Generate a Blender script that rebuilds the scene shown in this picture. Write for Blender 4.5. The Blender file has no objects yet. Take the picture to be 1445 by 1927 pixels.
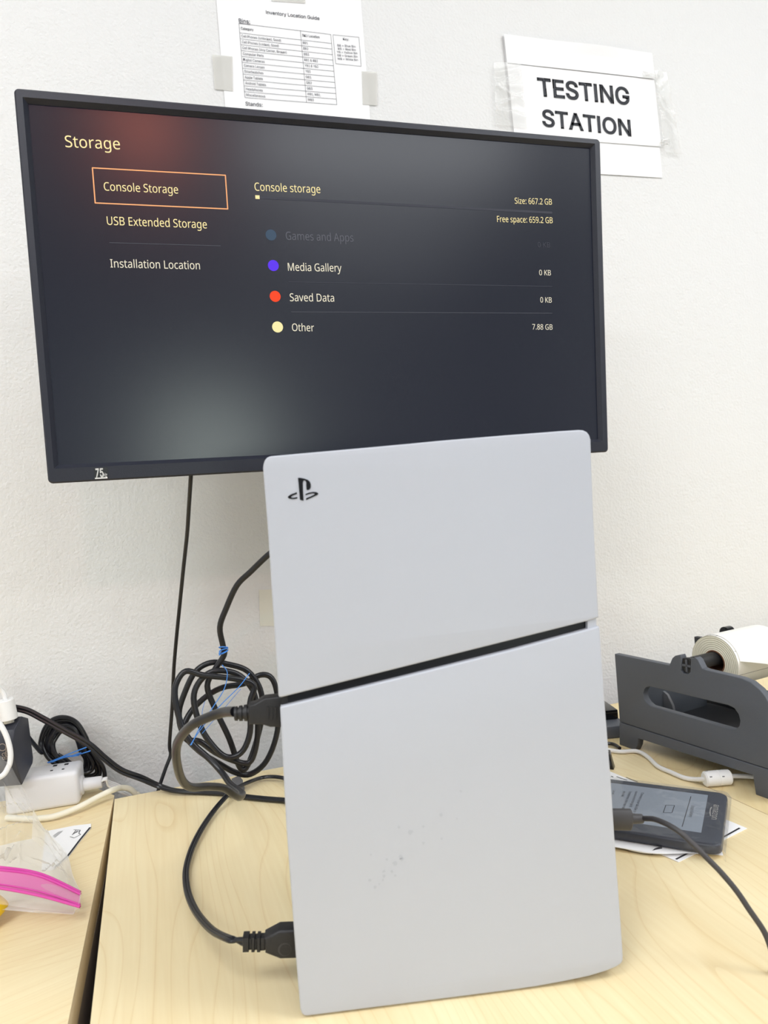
import bpy, bmesh, math, random
from mathutils import Vector, Matrix
from mathutils.geometry import tessellate_polygon
random.seed(7)
SC = bpy.context.scene
COL = SC.collection
V3 = Vector
DZ = 0.74                                   # desk top height

# ------------------------------------------------------------------ camera
IW, IH = 1445.0, 1927.0
FPX, YAW, PITCH, ROLL = 1314.84, 0.33, 0.0126, -0.0707
CAM = V3((0.0, -0.98, DZ + 0.3245))
_f = V3((math.sin(YAW)*math.cos(PITCH), math.cos(YAW)*math.cos(PITCH), -math.sin(PITCH)))
_r0 = V3((math.cos(YAW), -math.sin(YAW), 0)); _u0 = _r0.cross(_f)
_r = _r0*math.cos(ROLL) + _u0*math.sin(ROLL); _u = -_r0*math.sin(ROLL) + _u0*math.cos(ROLL)
cd = bpy.data.cameras.new('camera'); cam = bpy.data.objects.new('camera', cd); COL.objects.link(cam)
cd.sensor_fit = 'HORIZONTAL'; cd.sensor_width = 36.0; cd.lens = 36.0*FPX/IW; cd.clip_start = 0.01
M = Matrix.Identity(4)
for i in range(3):
    M[i][0] = _r[i]; M[i][1] = _u[i]; M[i][2] = -_f[i]; M[i][3] = CAM[i]
cam.matrix_world = M
cd.dof.use_dof = True; cd.dof.focus_distance = 0.72; cd.dof.aperture_fstop = 15.0
SC.camera = cam

# ------------------------------------------------------------------ world, lights, exposure
wd = bpy.data.worlds.new('world'); SC.world = wd; wd.use_nodes = True
wd.node_tree.nodes['Background'].inputs[0].default_value = (0.9, 0.95, 1, 1)
wd.node_tree.nodes['Background'].inputs[1].default_value = 0.3
SC.view_settings.view_transform = 'Standard'; SC.view_settings.look = 'None'
SC.view_settings.gamma = 1.0; SC.view_settings.use_curve_mapping = False
SC.view_settings.exposure = -0.2

def area(name, loc, target, sx, sy, power, color):
    d = bpy.data.lights.new(name, 'AREA'); d.shape = 'RECTANGLE'; d.size = sx; d.size_y = sy
    d.energy = power; d.color = color
    o = bpy.data.objects.new(name, d); COL.objects.link(o); o.location = loc
    o.rotation_euler = (V3(target)-V3(loc)).to_track_quat('-Z', 'Y').to_euler()
    return o
LAMP = (0.955, 0.98, 1.0)
for (x, y, w, p) in ((-0.7, -1.3, 1.2, 22), (1.4, -1.3, 1.2, 22), (1.1, -3.45, 1.5, 32), (1.5, -5.6, 1.5, 14), (-1.75, -2.5, 1.2, 46), (2.75, -2.5, 1.2, 40)):  # last two are fill lamps, added to lift the wall under the monitor
    area('ceiling_and_fill_lamp', (x, y, 2.66), (x, y, 0), w, 0.6, p, LAMP)
area('added_green_glow_light', (0.05, -6.9, 0.8), (0.1, 0, 0.8), 0.9, 1.2, 34, (0.88, 1.0, 0.92))  # stand-in light added out of view for the green glow mirrored in the screen
area('added_red_glow_light', (-0.17, -3.4, 2.64), (0.0, -0.28, 1.4), 0.16, 0.1, 4.6, (1.0, 0.24, 0.13))  # small red source added behind the camera for the screen's red reflection

# ------------------------------------------------------------------ pixel -> place
def ray(x, y): return _f + _r*((x-IW/2)/FPX) - _u*((y-IH/2)/FPX)
def hz(x, y, z=0.0):                        # on the level z above the desk
    d = ray(x, y); return CAM + d*((DZ + z - CAM.z)/d.z)
def hy(x, y, Y):                            # on the upright plane y = Y
    d = ray(x, y); return CAM + d*((Y - CAM.y)/d.y)
class Frame:
    def __init__(s, O, U, V):
        s.O = V3(O); s.U = V3(U).normalized(); s.V = V3(V).normalized(); s.N = s.U.cross(s.V).normalized()
    def uv(s, px, py):
        d = ray(px, py); k = (s.O-CAM).dot(s.N)/d.dot(s.N); P = CAM + d*k - s.O
        return (P.dot(s.U), P.dot(s.V))
    def pt(s, u, v, n=0.0): return s.O + s.U*u + s.V*v + s.N*n
    def at(s, px, py, n=0.0):
        u, v = s.uv(px, py); return s.pt(u, v, n)
    def shifted(s, n): return Frame(s.O + s.N*n, s.U, s.V)

# ------------------------------------------------------------------ materials
def srgb(r, g, b):
    def c(x):
        x /= 255.0
        return x/12.92 if x <= 0.04045 else ((x+0.055)/1.055)**2.4
    return (c(r), c(g), c(b), 1.0)
def mat(name, col, rough=0.5, metal=0.0, spec=0.5, bump=0.0, bscale=200.0, emit=0.0, trans=0.0, coat=0.0, var=0.0):
    m = bpy.data.materials.new(name); m.use_nodes = True
    nt = m.node_tree; b = nt.nodes['Principled BSDF']
    b.inputs['Base Color'].default_value = col; b.inputs['Roughness'].default_value = rough
    b.inputs['Metallic'].default_value = metal; b.inputs['Specular IOR Level'].default_value = spec
    b.inputs['Transmission Weight'].default_value = trans
    b.inputs['Coat Weight'].default_value = coat
    if emit:
        b.inputs['Emission Color'].default_value = col; b.inputs['Emission Strength'].default_value = emit
    tc = nt.nodes.new('ShaderNodeTexCoord')
    if bump:
        n = nt.nodes.new('ShaderNodeTexNoise'); n.inputs['Scale'].default_value = bscale; n.inputs['Detail'].default_value = 3
        bp = nt.nodes.new('ShaderNodeBump'); bp.inputs['Strength'].default_value = bump; bp.inputs['Distance'].default_value = 0.001
        nt.links.new(tc.outputs['Object'], n.inputs['Vector']); nt.links.new(n.outputs['Fac'], bp.inputs['Height'])
        nt.links.new(bp.outputs['Normal'], b.inputs['Normal'])
    if var:
        n = nt.nodes.new('ShaderNodeTexNoise'); n.inputs['Scale'].default_value = 6.0; n.inputs['Detail'].default_value = 4
        mx = nt.nodes.new('ShaderNodeMix'); mx.data_type = 'RGBA'
        mx.inputs[6].default_value = tuple(c*(1-var) for c in col[:3]) + (1,); mx.inputs[7].default_value = tuple(min(1, c*(1+var)) for c in col[:3]) + (1,)
        nt.links.new(tc.outputs['Object'], n.inputs['Vector']); nt.links.new(n.outputs['Fac'], mx.inputs[0])
        nt.links.new(mx.outputs[2], b.inputs['Base Color'])
    return m
def film_mat(name, tint, opacity, rough=0.08, bump=0.6, bscale=60.0, fres=0.55):
    m = bpy.data.materials.new(name); m.use_nodes = True
    nt = m.node_tree; nt.nodes.clear()
    out = nt.nodes.new('ShaderNodeOutputMaterial'); tr = nt.nodes.new('ShaderNodeBsdfTransparent')
    tr.inputs[0].default_value = (0.985, 0.985, 0.98, 1)
    pb = nt.nodes.new('ShaderNodeBsdfPrincipled'); pb.inputs['Base Color'].default_value = tint; pb.inputs['Roughness'].default_value = rough
    pb.inputs['Specular IOR Level'].default_value = 0.8
    lw = nt.nodes.new('ShaderNodeLayerWeight'); lw.inputs[0].default_value = 0.25
    tc = nt.nodes.new('ShaderNodeTexCoord'); n = nt.nodes.new('ShaderNodeTexNoise'); n.inputs['Scale'].default_value = bscale
    n.inputs['Detail'].default_value = 2
    bp = nt.nodes.new('ShaderNodeBump'); bp.inputs['Strength'].default_value = bump; bp.inputs['Distance'].default_value = 0.004
    nt.links.new(tc.outputs['Object'], n.inputs['Vector']); nt.links.new(n.outputs['Fac'], bp.inputs['Height'])
    nt.links.new(bp.outputs['Normal'], pb.inputs['Normal']); nt.links.new(bp.outputs['Normal'], lw.inputs['Normal'])
    ma = nt.nodes.new('ShaderNodeMath'); ma.operation = 'MULTIPLY_ADD'; ma.inputs[1].default_value = fres; ma.inputs[2].default_value = opacity
    ma.use_clamp = True
    nt.links.new(lw.outputs['Fresnel'], ma.inputs[0])
    mix = nt.nodes.new('ShaderNodeMixShader')
    nt.links.new(ma.outputs[0], mix.inputs[0]); nt.links.new(tr.outputs[0], mix.inputs[1]); nt.links.new(pb.outputs[0], mix.inputs[2])
    nt.links.new(mix.outputs[0], out.inputs[0])
    return m
def glow(name, col, s):
    m = bpy.data.materials.new(name); m.use_nodes = True
    b = m.node_tree.nodes['Principled BSDF']; b.inputs['Base Color'].default_value = (0.01, 0.01, 0.01, 1)
    b.inputs['Emission Color'].default_value = col; b.inputs['Emission Strength'].default_value = s
    b.inputs['Roughness'].default_value = 0.5; b.inputs['Specular IOR Level'].default_value = 0.2
    return m
def wood_mat(name, ang, c0, c1, seed):
    m = bpy.data.materials.new(name); m.use_nodes = True
    nt = m.node_tree; L = nt.links.new; b = nt.nodes['Principled BSDF']
    b.inputs['Roughness'].default_value = 0.38; b.inputs['Specular IOR Level'].default_value = 0.4
    tc = nt.nodes.new('ShaderNodeTexCoord'); mp = nt.nodes.new('ShaderNodeMapping')
    mp.inputs['Rotation'].default_value = (0, 0, ang); mp.inputs['Location'].default_value = (seed, seed*0.37, 0)
    L(tc.outputs['Object'], mp.inputs['Vector'])
    # slow field whose contour lines make the growth rings
    mp2 = nt.nodes.new('ShaderNodeMapping'); mp2.inputs['Scale'].default_value = (6.0, 1.2, 1.0); L(mp.outputs[0], mp2.inputs['Vector'])
    n1 = nt.nodes.new('ShaderNodeTexNoise'); n1.inputs['Scale'].default_value = 0.9; n1.inputs['Detail'].default_value = 2.0; n1.inputs['Roughness'].default_value = 0.4
    L(mp2.outputs[0], n1.inputs['Vector'])
    mul = nt.nodes.new('ShaderNodeMath'); mul.operation = 'MULTIPLY'; mul.inputs[1].default_value = 52.0; L(n1.outputs['Fac'], mul.inputs[0])
    fr = nt.nodes.new('ShaderNodeMath'); fr.operation = 'FRACT'; L(mul.outputs[0], fr.inputs[0])
    rp = nt.nodes.new('ShaderNodeValToRGB'); rp.color_ramp.elements[0].position = 0.0; rp.color_ramp.elements[0].color = (1, 1, 1, 1)
    rp.color_ramp.elements[1].position = 1.0; rp.color_ramp.elements[1].color = (0.25, 0.25, 0.25, 1)
    e = rp.color_ramp.elements.new(0.12); e.color = (0.1, 0.1, 0.1, 1); e = rp.color_ramp.elements.new(0.8); e.color = (0.05, 0.05, 0.05, 1)
    L(fr.outputs[0], rp.inputs[0])
    # fine fibres
    mp3 = nt.nodes.new('ShaderNodeMapping'); mp3.inputs['Scale'].default_value = (260.0, 9.0, 1.0); L(mp.outputs[0], mp3.inputs['Vector'])
    n2 = nt.nodes.new('ShaderNodeTexNoise'); n2.inputs['Scale'].default_value = 1.0; n2.inputs['Detail'].default_value = 3; L(mp3.outputs[0], n2.inputs['Vector'])
    # broad bands
    mp4 = nt.nodes.new('ShaderNodeMapping'); mp4.inputs['Scale'].default_value = (16.0, 1.0, 1.0); L(mp.outputs[0], mp4.inputs['Vector'])
    n3 = nt.nodes.new('ShaderNodeTexNoise'); n3.inputs['Scale'].default_value = 1.0; n3.inputs['Detail'].default_value = 2; L(mp4.outputs[0], n3.inputs['Vector'])
    a1 = nt.nodes.new('ShaderNodeMath'); a1.operation = 'MULTIPLY_ADD'; a1.inputs[1].default_value = 0.38
    L(rp.outputs[0], a1.inputs[0])
    a2 = nt.nodes.new('ShaderNodeMath'); a2.operation = 'MULTIPLY_ADD'; a2.inputs[1].default_value = 0.45; a2.inputs[2].default_value = -0.12
    L(n2.outputs['Fac'], a2.inputs[0]); L(a2.outputs[0], a1.inputs[2])
    a3 = nt.nodes.new('ShaderNodeMath'); a3.operation = 'MULTIPLY_ADD'; a3.inputs[1].default_value = 0.9; a3.inputs[2].default_value = -0.3
    L(n3.outputs['Fac'], a3.inputs[0])
    a4 = nt.nodes.new('ShaderNodeMath'); a4.operation = 'ADD'; a4.use_clamp = True; L(a1.outputs[0], a4.inputs[0]); L(a3.outputs[0], a4.inputs[1])
    mx = nt.nodes.new('ShaderNodeMix'); mx.data_type = 'RGBA'; mx.inputs[6].default_value = c0; mx.inputs[7].default_value = c1
    L(a4.outputs[0], mx.inputs[0]); L(mx.outputs[2], b.inputs['Base Color'])
    return m
def wall_mat():
    m = bpy.data.materials.new('wall_paint'); m.use_nodes = True
    nt = m.node_tree; L = nt.links.new; b = nt.nodes['Principled BSDF']
    b.inputs['Base Color'].default_value = (0.79, 0.79, 0.785, 1); b.inputs['Roughness'].default_value = 0.55
    b.inputs['Specular IOR Level'].default_value = 0.3
    tc = nt.nodes.new('ShaderNodeTexCoord')
    n = nt.nodes.new('ShaderNodeTexNoise'); n.inputs['Scale'].default_value = 240; n.inputs['Detail'].default_value = 2.5
    n2 = nt.nodes.new('ShaderNodeTexNoise'); n2.inputs['Scale'].default_value = 45; n2.inputs['Detail'].default_value = 2
    ad = nt.nodes.new('ShaderNodeMath'); ad.operation = 'ADD'
    L(tc.outputs['Object'], n.inputs['Vector']); L(tc.outputs['Object'], n2.inputs['Vector'])
    L(n.outputs['Fac'], ad.inputs[0]); L(n2.outputs['Fac'], ad.inputs[1])
    bp = nt.nodes.new('ShaderNodeBump'); bp.inputs['Strength'].default_value = 0.5; bp.inputs['Distance'].default_value = 0.0026
    L(ad.outputs[0], bp.inputs['Height']); L(bp.outputs['Normal'], b.inputs['Normal'])
    return m

WALL = wall_mat()
PLAIN = mat('plain_wall', (0.78, 0.78, 0.78, 1), 0.8, bump=0.2)
CEIL = mat('ceiling_tile', (0.8, 0.8, 0.78, 1), 0.9, bump=0.3, bscale=120)
FLOOR = mat('floor_carpet', srgb(150, 150, 152), 0.95, bump=0.6, bscale=400, var=0.2)
WOOD = wood_mat('maple_lengthwise', 0.0, srgb(246, 231, 190), srgb(222, 194, 140), 1.3)
WOOD_L = wood_mat('maple_crosswise', math.radians(72), srgb(246, 230, 188), srgb(222, 193, 140), 4.1)
WOOD_R = wood_mat('maple_diagonal', math.radians(38), srgb(243, 226, 180), srgb(216, 187, 130), 7.7)
EDGE = mat('edge_band', srgb(242, 224, 188), 0.45, var=0.05)
LEGM = mat('desk_leg_grey', srgb(160, 152, 150), 0.6, bump=0.1)
BEZEL = mat('bezel_plastic', srgb(29, 32, 45), 0.42, bump=0.12, bscale=900)
SCREEN = mat('screen_panel', srgb(7, 8, 12), 0.23, spec=0.52)
BLACK = mat('cable_black', srgb(22, 23, 29), 0.3, bump=0.05)
SATIN = mat('plug_black', srgb(30, 30, 33), 0.5, bump=0.15, bscale=600)
_b = SCREEN.node_tree.nodes['Principled BSDF']; _b.inputs['Emission Color'].default_value = (0.35, 0.45, 1.0, 1); _b.inputs['Emission Strength'].default_value = 0.022
SOFTGREY = mat('cable_charcoal', srgb(62, 60, 62), 0.5)
WHITE_P = mat('console_white_shaded', srgb(182, 186, 195), 0.48, bump=0.04, bscale=1500)  # greyer than its own white: shade on the console front is put into the colour
WHITE_C = mat('cable_white', srgb(238, 238, 238), 0.42, var=0.02)
CREAM = mat('cable_cream', srgb(238, 233, 214), 0.45, var=0.02)
WHITE_S = mat('strip_white', srgb(226, 226, 229), 0.38, var=0.01)
GLOSSBLK = mat('gloss_black', srgb(10, 11, 16), 0.16, var=0.05)
CORE = mat('core_black', srgb(20, 20, 24), 0.5, bump=0.1)
INK = mat('print_ink', srgb(70, 70, 84), 0.8, var=0.05)
INK2 = mat('print_black', srgb(94, 97, 104), 0.75, var=0.05)
DARKINK = mat('dark_ink', srgb(40, 40, 46), 0.7, var=0.05)
PAPER = mat('paper_white', (0.93, 0.93, 0.94, 1), 0.75, bump=0.08, bscale=60)
PAPER2 = mat('paper_backing', (0.9, 0.9, 0.905, 1), 0.75, bump=0.08, bscale=60)
TAPE_M = film_mat('masking_tape', (0.9, 0.89, 0.85, 1), 0.42, 0.5, 0.1)
TAPE_C = film_mat('clear_tape', (0.95, 0.95, 0.95, 1), 0.10, 0.10, 0.12, 40, 0.3)
BLUE = mat('twist_tie_blue', srgb(70, 140, 225), 0.45, var=0.05)
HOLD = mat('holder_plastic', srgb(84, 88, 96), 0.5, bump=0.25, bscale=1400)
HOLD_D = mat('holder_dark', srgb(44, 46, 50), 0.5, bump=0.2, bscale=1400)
LABEL = mat('label_stock', srgb(240, 238, 232), 0.55, var=0.01)
LABEL_E = mat('label_edge', srgb(232, 228, 208), 0.7, var=0.04)
CARD = mat('cardboard_core', srgb(120, 84, 62), 0.8, var=0.1)
EINK = mat('eink_screen', srgb(158, 168, 182), 0.4, var=0.03)
READER = mat('reader_shell', srgb(44, 46, 58), 0.35, bump=0.1, bscale=900)
FILM = film_mat('protective_film', (0.22, 0.24, 0.28, 1), 0.04, 0.02, 0.6, 34, 0.22)
BAGM = film_mat('bag_film', (0.96, 0.96, 0.95, 1), 0.12, 0.22, 0.12, 30, 0.45)
PINK = film_mat('zip_pink', srgb(222, 90, 172), 0.80, 0.22, 0.05, 60, 0.2)
PINK_D = mat('zip_pink_rib', srgb(214, 70, 164), 0.25, var=0.04)
YELLOW = mat('yellow_plastic', srgb(240, 200, 30), 0.45, var=0.06)
CHARC = mat('adapter_charcoal', srgb(50, 52, 62), 0.42, bump=0.12, bscale=1000)
PRINTGREY = mat('adapter_print', srgb(150, 138, 128), 0.7, var=0.05)
METAL = mat('plug_metal', srgb(180, 182, 186), 0.3, metal=1.0, var=0.03)
CLIPG = mat('clip_grey', srgb(118, 120, 124), 0.5, var=0.03)
SMUDGE = mat('dust_smudge', srgb(175, 179, 188), 0.7, var=0.05)
T_WARM = glow('screen_text_warm', srgb(255, 236, 170), 1.2)
T_PALE = glow('screen_text_pale', srgb(248, 240, 214), 1.1)
T_DIM = glow('screen_text_dim', srgb(106, 108, 118), 0.85)
T_FAINT = glow('screen_text_faint', srgb(72, 74, 86), 0.75)
T_LINE = glow('screen_rule', srgb(92, 94, 104), 0.7)
T_ORANGE = glow('screen_focus_frame', srgb(255, 178, 120), 1.2)
D_BLUE = glow('screen_dot_slate', srgb(62, 86, 110), 0.9)
D_VIOL = glow('screen_dot_violet', srgb(92, 44, 245), 1.1)
D_RED = glow('screen_dot_red', srgb(255, 66, 8), 1.1)
D_CREAM = glow('screen_dot_cream', srgb(255, 244, 176), 1.1)

# ------------------------------------------------------------------ mesh builder
class MB:
    def __init__(s): s.v = []; s.f = []; s.m = []; s.mats = []
    def mi(s, m):
        if m not in s.mats: s.mats.append(m)
        return s.mats.index(m)
    def add(s, verts, faces, m):
        o = len(s.v); k = s.mi(m); s.v += [tuple(p) for p in verts]
        for f in faces: s.f.append(tuple(i+o for i in f)); s.m.append(k)
    def mesh(s, me, m, xf=None):
        vs = [(xf(v.co) if xf else v.co.copy()) for v in me.vertices]
        s.add(vs, [tuple(p.vertices) for p in me.polygons], m)
    def poly(s, pts, m): s.add(pts, [tuple(range(len(pts)))], m)
    def box(s, c, d, m, fr=None, bev=0.0, seg=2):
        bm = bmesh.new(); bmesh.ops.create_cube(bm, size=1.0)
        for v in bm.verts: v.co = V3((v.co.x*d[0], v.co.y*d[1], v.co.z*d[2]))
        if bev: bmesh.ops.bevel(bm, geom=bm.edges[:], offset=bev, segments=seg, affect='EDGES', profile=0.5)
        bm.verts.index_update()
        c = V3(c)
        def xf(p):
            q = p + c
            return fr.pt(q.x, q.y, q.z) if fr else q
        s.add([xf(v.co) for v in bm.verts], [tuple(v.index for v in f.verts) for f in bm.faces], m); bm.free()
    def tube(s, pts, r, m, n=10, cap=True, flat=1.0, up=None, rs=None):
        pts = [V3(p) for p in pts]; N = len(pts)
        T = []
        for i in range(N):
            t = pts[min(i+1, N-1)] - pts[max(i-1, 0)]
            T.append(t.normalized() if t.length > 1e-9 else V3((0, 0, 1)))
        a = V3(up) if up else (V3((0, 0, 1)) if abs(T[0].z) < 0.9 else V3((1, 0, 0)))
        A = (a - T[0]*a.dot(T[0])).normalized()
        vs = []
        for i in range(N):
            if i:
                q = T[i-1].rotation_difference(T[i]); A = q @ A
                A = (A - T[i]*A.dot(T[i])).normalized()
            B = T[i].cross(A); rr = rs[i] if rs else r
            for k in range(n):
                g = 2*math.pi*k/n
                vs.append(pts[i] + A*math.cos(g)*rr + B*math.sin(g)*rr*flat)
        fs = []
        for i in range(N-1):
            for k in range(n):
                fs.append((i*n+k, i*n+(k+1) % n, (i+1)*n+(k+1) % n, (i+1)*n+k))
        if cap: fs.append(tuple(range(n-1, -1, -1))); fs.append(tuple((N-1)*n+k for k in range(n)))
        s.add(vs, fs, m)
    def build(s, name, parent=None, ang=32.0, smooth=True):
        me = bpy.data.meshes.new(name); me.from_pydata(s.v, [], s.f)
        for m in s.mats: me.materials.append(m)
        for p, k in zip(me.polygons, s.m): p.material_index = k; p.use_smooth = smooth
        me.update()
        bm = bmesh.new(); bm.from_mesh(me); bmesh.ops.remove_doubles(bm, verts=bm.verts, dist=1e-7)
        bmesh.ops.recalc_face_normals(bm, faces=bm.faces) if FIXN[0] else None
        bm.to_mesh(me); bm.free()
        if smooth: me.set_sharp_from_angle(angle=math.radians(ang))
        o = bpy.data.objects.new(name, me); COL.objects.link(o)
        if parent is not None:
            o.parent = parent; o.matrix_parent_inverse = Matrix.Translation(-V3(parent.location)) if parent.type == 'EMPTY' else Matrix.Identity(4)
        return o
FIXN = [True]
def thing(name, label, cat, loc, group=None):
    o = bpy.data.objects.new(name, None); o.empty_display_size = 0.03; o.location = loc; COL.objects.link(o)
    return tag(o, label, cat, group)
def tag(o, label, cat, group=None):
    o['label'] = label; o['category'] = cat
    if group: o['group'] = group
    return o
def struct(mb, name):
    o = mb.build(name); o['kind'] = 'structure'; return o

def smooth_path(P, step=6):                 # Catmull-Rom through the points
    P = [V3(p) for p in P]; out = []
    for i in range(len(P)-1):
        a = P[i-1] if i else P[0]*2-P[1]; b = P[i]; c = P[i+1]; d = P[i+2] if i+2 < len(P) else P[-1]*2-P[-2]
        for k in range(step):
            t = k/step
            out.append(0.5*((2*b) + (c-a)*t + (2*a-5*b+4*c-d)*t*t + (3*b-a-3*c+d)*t**3))
    out.append(P[-1]); return out
def curve_mesh(splines, thick, bevel, res=3):
    cu = bpy.data.curves.new('c', 'CURVE'); cu.dimensions = '2D'; cu.fill_mode = 'BOTH'
    for sp in splines:
        q = cu.splines.new('POLY'); q.points.add(len(sp)-1); q.use_cyclic_u = True
        for p, (x, y) in zip(q.points, sp): p.co = (x, y, 0, 1)
    cu.extrude = max(thick/2-bevel, 0); cu.bevel_depth = bevel; cu.bevel_resolution = res; cu.offset = -bevel
    o = bpy.data.objects.new('c', cu); COL.objects.link(o)
    dg = bpy.context.evaluated_depsgraph_get(); me = bpy.data.meshes.new_from_object(o.evaluated_get(dg))
    bpy.data.objects.remove(o); bpy.data.curves.remove(cu)
    return me
def plate(mb, fr, splines, thick, m, bevel=0.0, res=2, front=0.0):
    """solid of the outline: front face at n = front, going back by thick"""
    me = curve_mesh(splines, thick, bevel, res)
    mb.mesh(me, m, lambda c: fr.pt(c.x, c.y, c.z + front - thick/2)); bpy.data.meshes.remove(me)
def rounded(pts, rad, n=6):
    out = []; N = len(pts)
    for i in range(N):
        p = V3((pts[i][0], pts[i][1])) if False else Vector((pts[i][0], pts[i][1]))
        a = Vector(pts[i-1]) - p; b = Vector(pts[(i+1) % N]) - p
        r = rad[i] if isinstance(rad, (list, tuple)) else rad
        if r <= 0: out.append((p.x, p.y)); continue
        a.normalize(); b.normalize(); half = a.angle(b)/2
        d = r/math.tan(half); c = p + (a+b).normalized()*(r/math.sin(half))
        s = p + a*d - c; e = p + b*d - c
        w = s.angle_signed(e)
        for k in range(n+1):
            t = -w*k/n
            out.append((c.x + s.x*math.cos(t) - s.y*math.sin(t), c.y + s.x*math.sin(t) + s.y*math.cos(t)))
    return out
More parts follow.
